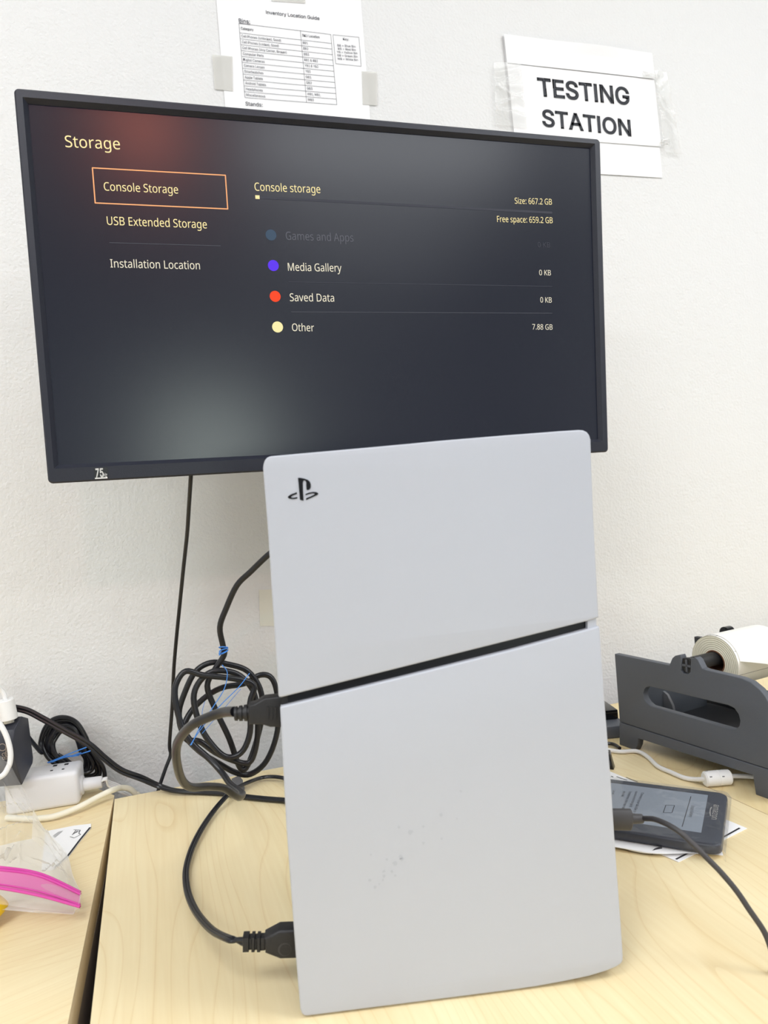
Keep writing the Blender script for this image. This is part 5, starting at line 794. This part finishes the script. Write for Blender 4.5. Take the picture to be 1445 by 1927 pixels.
# receipt
RF = Frame((0, 0, DZ), (1, 0, 0), (0, 1, 0))
rq = [RF.uv(*p) for p in ((88, 1648), (128.6, 1613.5), (172, 1558), (82, 1566))]
tr_c = RF.uv(171.5, 1552)
rc = thing('receipt', 'small white printed slip with a black edge, sticking out from under the zip bag', 'paper', RF.pt(-0.1, -0.19, 0.0))
m = MB(); pol = [RF.uv(*p) for p in ((78, 1640), (100, 1638), (129.5, 1613), (152, 1583), (171, 1560), (171.5, 1551.5), (140, 1555), (85, 1566))]
plate(m, RF, [pol], 0.0006, PAPER, 0, 1, 0.0009); m.build('slip', rc)
m = MB()
for a, b_ in (((170, 1558.5), (150, 1583)), ((150, 1583), (128.5, 1611.5)), ((128.5, 1611.5), (104, 1634))): line_px(m, RF, a, b_, 0.0022, DARKINK, 0.0011)
for a, b_ in (((118, 1565.5), (103, 1578)), ((115, 1566), (101, 1577)), ((112, 1566.5), (100, 1575))): line_px(m, RF, a, b_, 0.0006, DARKINK, 0.0011)
hp_ = [c5(x, y) for x, y in ((635, 1620), (672, 1632), (732, 1600), (715, 1590), (728, 1560), (668, 1558))]
for i in range(5): line_px(m, RF, hp_[i], hp_[i+1], 0.0007, DARKINK, 0.0011)
for k in range(3): line_px(m, RF, c5(655+k*14, 1605-k*10), c5(690+k*16, 1560+k*4), 0.0008, DARKINK, 0.0011)
m.build('print', rc)
# zip bag
def lerp_rows(rows, s, t):
    def cr1(P, x):
        n = len(P)-1; x = min(max(x, 0), 0.99999)*n; i = int(x); f = x-i
        a = P[max(i-1, 0)]; b_ = P[i]; c_ = P[i+1]; d_ = P[min(i+2, n)]
        return 0.5*((2*b_) + (c_-a)*f + (2*a-5*b_+4*c_-d_)*f*f + (3*b_-a-3*c_+d_)*f**3)
    return cr1([cr1(r, s) for r in rows], t)
def R_(*p): return [hz(x, y, z) for x, y, z in p]
bag_rows = [R_((-150, 1700, .030), (-70, 1698, .026), (0, 1702, .020), (75, 1712, .013), (148, 1717, .009)),
            R_((-150, 1668, .036), (-70, 1668, .033), (0, 1673, .028), (75, 1687, .021), (151, 1708, .013)),
            R_((-150, 1632, .040), (-70, 1630, .039), (0, 1634, .036), (75, 1646, .028), (151, 1681, .017)),
            R_((-150, 1580, .052), (-70, 1582, .050), (0, 1592, .044), (70, 1612, .030), (137, 1648, .012)),
            R_((-150, 1520, .064), (-70, 1524, .062), (0, 1535, .054), (62, 1556, .042), (124, 1606, .009)),
            R_((-150, 1462, .088), (-70, 1464, .081), (-10, 1475, .069), (40, 1510, .048), (84, 1560, .021)),
            R_((-150, 1405, .117), (-70, 1405, .108), (-15, 1415, .099), (18, 1440, .082), (62, 1520, .034))]
bag = thing('zip_bag', 'clear crumpled plastic bag with a pink zip, lying on the left desk', 'bag', hz(30, 1660))
rnd = random.Random(21)
folds = [(rnd.uniform(0, 1), rnd.uniform(0.3, 1), rnd.uniform(0, math.pi), rnd.uniform(0.008, 0.03), rnd.choice((-1, 1))*rnd.uniform(0.002, 0.007)) for _ in range(70)]
NS, NT = 110, 110; grid = []
for j in range(NT+1):
    for i in range(NS+1):
        s, t = i/NS, j/NT; p = lerp_rows(bag_rows, s, t); h = 0.0
        if t > 0.36:
            w = min(1, (t-0.36)/0.08)*min(1, (1-s)/0.06)*max(0.12, 1-1.7*max(0, t-0.55))
            for fs, ft, g, wd_, a_ in folds: 
                dd = (s-fs)*math.cos(g) + (t-ft)*math.sin(g); al = -(s-fs)*math.sin(g) + (t-ft)*math.cos(g)
                h += a_*max(0, 1-abs(dd)/wd_)*math.exp(-(al/0.22)**2)*w
        p = p + V3((0, 0, max(h, -0.5*(p.z-DZ)))); grid.append(p)
fs = [(j*(NS+1)+i, j*(NS+1)+i+1, (j+1)*(NS+1)+i+1, (j+1)*(NS+1)+i) for j in range(NT) for i in range(NS)]
FIXN[0] = False
m = MB(); m.add(grid, fs, BAGM)
low = []
for j in range(NT+1):
    for i in range(NS+1):
        p = grid[j*(NS+1)+i]; s, t = i/NS, j/NT
        low.append(V3((p.x, p.y, max(DZ+0.0022, DZ + 0.0022 + (p.z-DZ-0.0022)*max(0, 1-t/0.4)*0.75 + (p.z-DZ)*max(0, (s-0.94)/0.06)*0.9))))
m.add(low, [tuple(reversed(f)) for f in fs], BAGM)
m.build('bag_film', bag, 25)
FIXN[0] = True
m = MB()
def strip_rows(t0, t1, mat_, lift, mb, k=40, th=0.0008):
    a = []; b2 = []
    for i in range(k+1):
        s = i/k; a.append(lerp_rows(bag_rows, s, t0) + V3((0, -0.0004, lift))); b2.append(lerp_rows(bag_rows, s, t1) + V3((0, -0.0004, lift)))
    vs = a + b2; q = k+1; mb.add(vs, [(i, i+1, q+i+1, q+i) for i in range(k)], mat_)
strip_rows(1/6., 2/6., PINK, 0.0008, m)
zb = m.build('zip_band', bag)
m = MB()
for t, r in ((1/6., 0.0012), (0.20, 0.0007), (0.315, 0.0010), (2/6., 0.0013)):
    m.tube([lerp_rows(bag_rows, i/40, t) + V3((0, -0.0005, 0.001)) for i in range(41)], r, PINK_D, 8)
m.build('zip_rib', zb)
# things in the bag
m = MB(); yc = hz(-22, 1712, .014)
bm = bmesh.new(); bmesh.ops.create_icosphere(bm, subdivisions=3, radius=1)
for v in bm.verts:
    g = 1 + 0.12*math.sin(5*v.co.x+2)*math.cos(4*v.co.z) ; v.co = V3((v.co.x*0.026*g, v.co.y*0.02*g, v.co.z*0.0125*g))
m.add([v.co + V3((yc.x-0.013, yc.y, DZ+0.0145)) for v in bm.verts], [tuple(v.index for v in f.verts) for f in bm.faces], YELLOW); bm.free()
tag(m.build('yellow_pouch'), 'yellow plastic piece at the left edge, in front of the zip bag mouth', 'pouch')

# ================================================================== right side
P0 = hz(1166, 1401); P1 = hz(1425, 1496)
hU = V3((P1.x-P0.x, P1.y-P0.y, 0)).normalized(); HF = Frame(P0, hU, (0, 0, 1)); OUT = -HF.N      # OUT: away from the near side
HWD = 0.145
hold = thing('label_holder', 'dark grey label roll holder with a long side slot, on the right desk', 'label holder', P0 + OUT*0.07 + hU*0.1)
def hc(*P): return [HF.uv(*c8(x, y)) for x, y in P]
upo = hc((235, 338), (665, 428), (690, 370), (712, 352), (752, 345), (762, 372), (757, 470), (775, 490), (815, 497), (832, 480), (836, 378), (870, 366), (892, 385), (925, 452), (955, 464), (1235, 530), (1310, 562), (1380, 620), (1425, 676), (1480, 790), (1520, 960), (1540, 1275), (275, 872))
lou, lov_ = zip(*upo)
slot_px = [(460, 650), (468, 618), (485, 600), (512, 594), (1130, 742), (1180, 768), (1212, 815), (1224, 865), (1218, 905), (1195, 930), (1155, 932), (520, 750), (488, 722), (467, 688)]
slot = hc(*slot_px)
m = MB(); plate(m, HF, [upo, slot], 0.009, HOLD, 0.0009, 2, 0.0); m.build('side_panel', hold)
lop = hc((275, 876), (1542, 1279), (1550, 1420)) ; L_ = hc((425, 1003), (418, 1060), (400, 1086), (277, 1052))
r1 = hc((1330, 1293), (1336, 1350), (1352, 1452))
uEnd = lop[2][0]
lo_poly = [lop[0], lop[1], (uEnd, 0.0), (r1[2][0], 0.0), (r1[1][0], r1[1][1]), r1[0], L_[0], L_[1], (L_[2][0], 0.0), (L_[3][0], 0.0)]
m = MB(); plate(m, HF, [lo_poly], 0.010, HOLD, 0.0008, 2, 0.0006); m.build('base_rail', hold)
FP = HF.shifted(-HWD)
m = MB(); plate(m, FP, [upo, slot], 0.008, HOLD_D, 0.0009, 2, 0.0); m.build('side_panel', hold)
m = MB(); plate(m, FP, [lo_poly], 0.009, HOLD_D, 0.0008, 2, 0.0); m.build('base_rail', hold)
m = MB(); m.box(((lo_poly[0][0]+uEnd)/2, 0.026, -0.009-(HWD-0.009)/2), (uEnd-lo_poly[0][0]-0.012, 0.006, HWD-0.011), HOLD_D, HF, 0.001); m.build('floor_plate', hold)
m = MB(); m.box((0.022, 0.050, -HWD/2), (0.004, 0.044, HWD-0.02), HOLD, HF, 0.001); m.build('cross_plate', hold)
ins_ = [HF.uv(*c8(x, y)) for x, y in ((560, 640), (790, 655), (790, 745), (725, 770), (600, 735))]
m = MB(); gF = HF.shifted(-0.055); gp = [gF.uv(*c8(x, y)) for x, y in ((540, 612), (600, 618), (650, 660), (690, 745), (700, 790), (545, 790))]; plate(m, gF, [gp], 0.004, CLIPG, 0.0006, 1, 0.0); m.build('label_guide', hold)
# spindle
su, sv = HF.uv(*c8(795, 428)); SPO = HF.pt(su, sv, -0.002)
sp_ = thing('spindle', 'black spindle rod lying in the notch of the label holder, through the label roll', 'spindle', SPO + OUT*0.07)
m = MB(); lathe(m, SPO, OUT, [(0, 0.0005), (0, 0.0068), (0.010, 0.0068), (0.0102, 0.0078), (0.128, 0.0078), (0.1285, 0.006), (HWD-0.003, 0.006), (HWD-0.003, 0.0005)], SATIN, 24); m.build('rod', sp_)
m = MB()
plate(m, HF, [rounded(hc((758, 372), (762, 478), (828, 494), (830, 372))[::-1], 0.0025)], 0.006, HOLD_D, 0.0006, 1, -0.0022)
for (a, b2, c2, d2) in ((0, 0, 0.0022, 0.0135), (0, 0, 0.0115, 0.0024)): m.box((su+0.0002, sv-0.0005, 0.0), (c2, d2, 0.0016), HOLD, HF.shifted(-0.0016))
m.build('end_cross', sp_)
# label roll
w0 = 0.047; RO = HF.pt(su, sv-0.0042, -w0); RL = 0.086; rO = 0.0305; rI = 0.0125
roll = thing('label_roll', 'roll of blank white labels hanging on the spindle of the label holder', 'label roll', RO)
m = MB(); lathe(m, RO, OUT, [(0.0004, rO), (RL, rO)], LABEL, 64)
for k in range(5):
    g = math.radians(-20 + k*52); 
    c_ = HF.U*math.cos(g) + V3((0, 0, 1))*math.sin(g); m.tube([RO + c_*rO + OUT*0.001, RO + c_*rO + OUT*(RL-0.001)], 0.00025, CLIPG, 4)
m.build('label_winding', roll)
m = MB(); rings = []; k = 14
for i in range(k+1):
    r = rI+0.0012 + (rO-rI-0.0012)*i/k; rings.append((0.0004 + (0.0005 if i % 2 else 0.0), r))
lathe(m, RO, OUT, rings, LABEL_E, 64); m.build('wound_edge', roll)
m = MB(); lathe(m, RO, OUT, [(RL, rI), (RL, rO)], LABEL_E, 64); m.build('wound_edge', roll)
m = MB(); lathe(m, RO, OUT, [(0, rI), (0, rI+0.0013), (RL, rI+0.0013), (RL, rI)], CARD, 40, True); m.build('core', roll)
m = MB(); pr = []
for i in range(13):
    g = math.radians(118 - i*9); pr.append((math.cos(g)*(rO+0.0006), math.sin(g)*(rO+0.0006)))
for i in range(1, 14): pr.append((pr[12][0] + 0.0085*i, pr[12][1] - 0.0004*i*i*0.12 + 0.0009*i))
va = [RO + HF.U*u + V3((0, 0, v)) + OUT*0.004 for u, v in pr]; vb = [p + OUT*(RL-0.006) for p in va]; q = len(va)
m.add(va+vb, [(i, i+1, q+i+1, q+i) for i in range(q-1)], LABEL); m.build('loose_labels', roll)
# round knob seen behind the roll
KO = hy(1367, 1187, 0.0)
m = MB(); kf = FP.at(1366, 1190)
lathe(m, kf - OUT*0.004, OUT, [(0, 0.0005), (0, 0.006), (0.001, 0.0075), (0.012, 0.0075), (0.012, 0.0005)], GLOSSBLK, 20)
m.tube([kf + OUT*0.004, V3((kf.x, kf.y, kf.z-0.02)) + OUT*0.004], 0.004, HOLD_D, 10); m.build('guide_knob', hold)

# black dock behind the holder
dk = thing('dock', 'low dark grey dock between the console and the label holder, near the desk back', 'dock', hz(1150, 1391))
DF = Frame(hz(1146, 1391), (1, -0.25, 0), (0.25, 1, 0))
m = MB(); m.box((-0.01, 0.05, 0.008), (0.075, 0.10, 0.016), HOLD, DF, 0.002); m.build('base', dk)
m = MB(); m.box((-0.01, 0.06, 0.0225), (0.07, 0.07, 0.013), GLOSSBLK, DF, 0.002); m.build('tray', dk)
m = MB(); m.box((-0.01, 0.092, 0.034), (0.072, 0.012, 0.010), HOLD, DF, 0.002); m.build('ledge', dk)
m = MB(); m.tube(smooth_path([hz(1090, 1398, .004), hz(1140, 1399, .004), hz(1155, 1401, .004), hz(1166, 1408, .004), hz(1172, 1420, .004)][:4], 6), 0.0022, BLACK, 10)
tag(m.build('short_cord'), 'short black cord end at the foot of the label holder, behind the white cable', 'cable')
m = MB(); BF = Frame(hz(1154, 1450), (-0.97, 0.25, 0), (0, 0, 1))
c0 = hz(1154.5, 1449); c1 = hz(1125, 1446)
bu = (c0-c1).normalized(); BX = Frame(c0 - bu*0.03 + V3((0, 0, 0.0)), bu, V3((-bu.y, bu.x, 0)))
plate(m, Frame(c0, bu, (0, 0, 1)), [[(-0.04, 0), (0, 0), (-0.0042, 0.019), (-0.04, 0.019)]], 0.012, GLOSSBLK, 0.001, 1, 0.0)
tag(m.build('power_brick'), 'edge of a black box showing just right of the console, by the white cable', 'box')

# white usb cable with ferrite bead
wc = thing('usb_cable', 'white cable with a chunky ferrite bead running in front of the label holder', 'cable', hz(1345, 1468))
wp = [(60, 1085, .003), (140, 1092, .003), (205, 1098, .003), (290, 1108, .003), (390, 1102, .003), (450, 1118, .003), (510, 1160, .003), (580, 1225, .003), (680, 1270, .003), (780, 1312, .003), (860, 1325, .004), (945, 1324, .008), (1040, 1316, .009), (1140, 1302, .008), (1210, 1300, .006), (1300, 1304, .005), (1380, 1316, .005), (1450, 1330, .005), (1600, 1362, .004)]
P = smooth_path([hz(*c8(x, y), z) for x, y, z in wp], 6)
m = MB(); m.tube(P, 0.0024, WHITE_C, 10); m.build('cord', wc)
fa_ = hz(*c8(940, 1324), .0085); fb_ = hz(*c8(1148, 1306), .0085)
m = MB(); dd = fb_-fa_; L0 = dd.length
lathe(m, fa_, dd, [(0, 0.002), (0, 0.0062), (0.0015, 0.0078), (L0*0.48, 0.0080), (L0*0.5, 0.0076), (L0*0.52, 0.0080), (L0-0.0015, 0.0078), (L0, 0.0062), (L0, 0.002)], WHITE_C, 24); fb = m.build('ferrite_bead', wc)
m = MB(); up_ = V3((0, 0, 1)); sd = dd.normalized().cross(up_).normalized()
for (t, g) in ((0.16, 35), (0.62, 30), (0.14, 100), (0.75, 105)):
    n_ = (sd*math.cos(math.radians(g)) + up_*math.sin(math.radians(g))); 
    if n_.dot(CAM-fa_) < 0: n_ = (-sd*math.cos(math.radians(g)) + up_*math.sin(math.radians(g)))
    c_ = fa_ + dd*t + n_*0.0077; m.tube([c_ - dd.normalized()*0.0012, c_ + dd.normalized()*0.0012], 0.0006, CLIPG, 8)
m.build('latch_slots', fb)

# papers under the e-reader
def polysheet(name, pxs, z, label, lines, seed=0):
    t = thing(name, label, 'paper', RF.at(*pxs[0]))
    m = MB(); plate(m, RF, [[RF.uv(*p) for p in pxs]], 0.0006, PAPER, 0, 1, z); m.build('page', t)
    m = MB()
    for a, b_, w in lines: line_px(m, RF, a, b_, w, DARKINK, z+0.0002)
    m.build('print', t); return t
polysheet('leaflet', [(1100, 1433), (1405.5, 1560), (1277, 1623.5), (1060, 1530)], 0.0008, 'flat white leaflet with black line border, lowest sheet under the e-reader',
          [((1392, 1560), (1358, 1579), 0.0018), ((1303, 1603), (1272, 1619), 0.0018), ((1160, 1463), (1180, 1470), 0.0012), ((1178, 1464.5), (1200, 1473), 0.0012), ((1150, 1462), (1154, 1464), 0.0012)])
tf = thing('folded_leaflet', 'folded white leaflet with curled front edge, directly under the e-reader', 'paper', hz(1230, 1600))
def fold_at(px, py, z): return hz(px, py, z)
m = MB()
ed = [(1080, 1567, .007), (1157, 1581, .007), (1200, 1586, .007), (1248, 1595, .006), (1300, 1600, .004), (1359, 1604, .0035)]
fr1 = [(1080, 1585, .0012), (1157, 1593.5, .0012), (1195, 1603, .0012), (1228, 1606.5, .0012), (1300, 1602, .0015), (1359, 1605, .0015)]
bk = [(1080, 1500, .006), (1157, 1510, .006), (1200, 1515, .006), (1250, 1520, .005), (1300, 1525, .003), (1340, 1530, .002)]
rows_ = [[hz(*p) for p in fr1], [hz(x, y-1, z*1.05) for x, y, z in ed], [hz(*p) for p in bk]]
# (the leaflet bulges up along its fold and runs flat below the reader)
rows_[2] = [V3((p.x, p.y, DZ+0.0025)) for p in rows_[2]]; rows_[1] = [V3((p.x, p.y, min(p.z, DZ+0.0045))) for p in rows_[1]]
nS = 40; vs = []
for j in range(13):
    for i in range(nS+1): vs.append(lerp_rows(rows_, i/nS, j/12))
m.add(vs, [(j*(nS+1)+i, j*(nS+1)+i+1, (j+1)*(nS+1)+i+1, (j+1)*(nS+1)+i) for j in range(12) for i in range(nS)], PAPER); m.build('page', tf)
m = MB(); m.tube([hz(1226, 1605.5, .0022), hz(1233, 1599.5, .004), hz(1245, 1595, .0052)], 0.0016, DARKINK, 6, flat=0.35); m.build('print', tf)

# e-reader in film
EZ = 0.0142
e_tr = hz(1369.5, 1492.5, EZ); e_br = hz(1357.5, 1593.5, EZ); eV = (e_tr-e_br); eW = eV.length; eV.normalize()
eU = V3((eV.y, -eV.x, 0)); eL = 0.169
EF = Frame(e_br - eU*eL, eU, eV)
er = thing('e_reader', 'grey e-reader wrapped in wrinkled film, lying on white leaflets', 'e-reader', V3((EF.pt(eL/2, eW/2).x, EF.pt(eL/2, eW/2).y, DZ+0.005)))
m = MB(); plate(m, EF, [rounded([(0, 0), (eL, 0), (eL, eW), (0, eW)], 0.010)], 0.0088, READER, 0.0018, 3, 0.0); m.build('shell', er)
s0 = EF.uv(*c9(910, 700)); s1 = EF.uv(*c9(980, 405))
su0, su1 = eL-0.020-0.122, (s0[0]+s1[0])/2; svb, svt = s0[1], s1[1]
m = MB(); m.poly([EF.pt(u, v, 0.00015) for u, v in ((su0, svb), (su1, svb), (su1, svt), (su0, svt))], EINK); es = m.build('screen', er)
m = MB()
def et(s, a, b_, cap, w=0.0): text_uv(m, EF, s, EF.uv(*c9(*a)), EF.uv(*c9(*b_)), cap, DARKINK, 0.0003, w)
line_px(m, EF, c9(838, 415), c9(768, 655), 0.0007, DARKINK, 0.0003)
et('Empty Battery', (842, 487), (822, 578), 0.0029)
ico = [EF.uv(*c9(x, y)) for x, y in ((640, 484), (708, 486), (688, 545), (620, 543))]
for i in range(4): line_uv(m, EF, ico[i], ico[(i+1) % 4], 0.0007, DARKINK, 0.0003)
et('Connect your Kindle to a', (448, 384), (376, 552), 0.0026); et('source and charge it.', (402, 375), (352, 500), 0.0026)
et('Sometimes, this may take', (352, 375), (290, 520), 0.0026); et('minutes.', (304, 374), (288, 418), 0.0026); et('Level', (224, 365), (212, 398), 0.0026)
m.build('screen_print', es)
m = MB(); LG = mat('reader_logo', srgb(190, 185, 178), 0.5, var=0.03)
text_uv(m, EF, 'amazon', EF.uv(*c9(1018, 480)), EF.uv(*c9(998, 595)), 0.0058, LG, 0.0004, 0.0)
arc = [EF.uv(*c9(x, y)) for x, y in ((1000, 500), (990, 520), (988, 545), (992, 570))]
for i in range(3): line_uv(m, EF, arc[i], arc[i+1], 0.0008, LG, 0.0004)
m.build('logo', er)
m = MB(); FL = EF.shifted(0.0006)
def rz(s, t):
    return 0.0012*(0.5+0.5*math.sin(23*s+3*math.sin(7*t)))*(0.3+0.7*math.sin(3.1*t)**2)*0.6 + (-0.006*max(0, (0.03-t)/0.03) - 0.006*max(0, (s-0.975)/0.025))
sheet(m, FL, [(-0.004, -0.004), (eL+0.003, -0.004), (eL+0.003, eW+0.002), (-0.004, eW+0.002)], FILM, 0.0, 0.0004, 48, 0.00008, 0.7, rz); m.build('protective_film', er)

# usb-c cable at the console front
UF = CF.shifted(-0.045)
uc = thing('usb_c_cable', 'charcoal cable plugged into the right edge of the console, curving down rightward', 'cable', hz(1300, 1700))
a = UF.at(*c9(230, 594)); b_ = UF.at(*c9(363, 596))
m = MB(); ps = [a - (b_-a)*0.5, a, a.lerp(b_, 0.96), b_]; m.tube(ps, 0.0078, SOFTGREY, 20, flat=0.6, rs=[0.0078, 0.0078, 0.0078, 0.0072], up=(0, 0, 1)); m.build('plug', uc)
c_ = UF.at(*c9(455, 588)); m = MB(); m.tube([b_ + V3((0, 0, 0.0005)), c_.lerp(b_, 0.1), c_], 0.0034, SOFTGREY, 14, rs=[0.0036, 0.0033, 0.0031]); m.build('strain_relief', uc)
cpx = [(448, 588, .0), (500, 588, .01), (560, 596, .02), (660, 638, .035), (760, 702, .047), (850, 785, .056), (950, 885, .064), (1080, 1018, .072), (1200, 1162, .08), (1300, 1310, .086), (1400, 1455, .09), (1450, 1560, .094), (1490, 1700, .098), (1515, 1850, .10)]
P = []
dep0 = (c_-CAM).dot(_f)
for (x, y, k) in cpx:
    d_ = ray(*c9(x, y)); P.append(CAM + d_*(dep0 - k*0.55 + 0.0))
last = P[-1]; P += [V3((last.x+0.012, last.y-0.04, DZ+0.004)), V3((last.x+0.05, last.y-0.10, DZ+0.0025))]
m = MB(); m.tube(smooth_path(P, 6), 0.0019, SOFTGREY, 12); m.build('cord', uc)
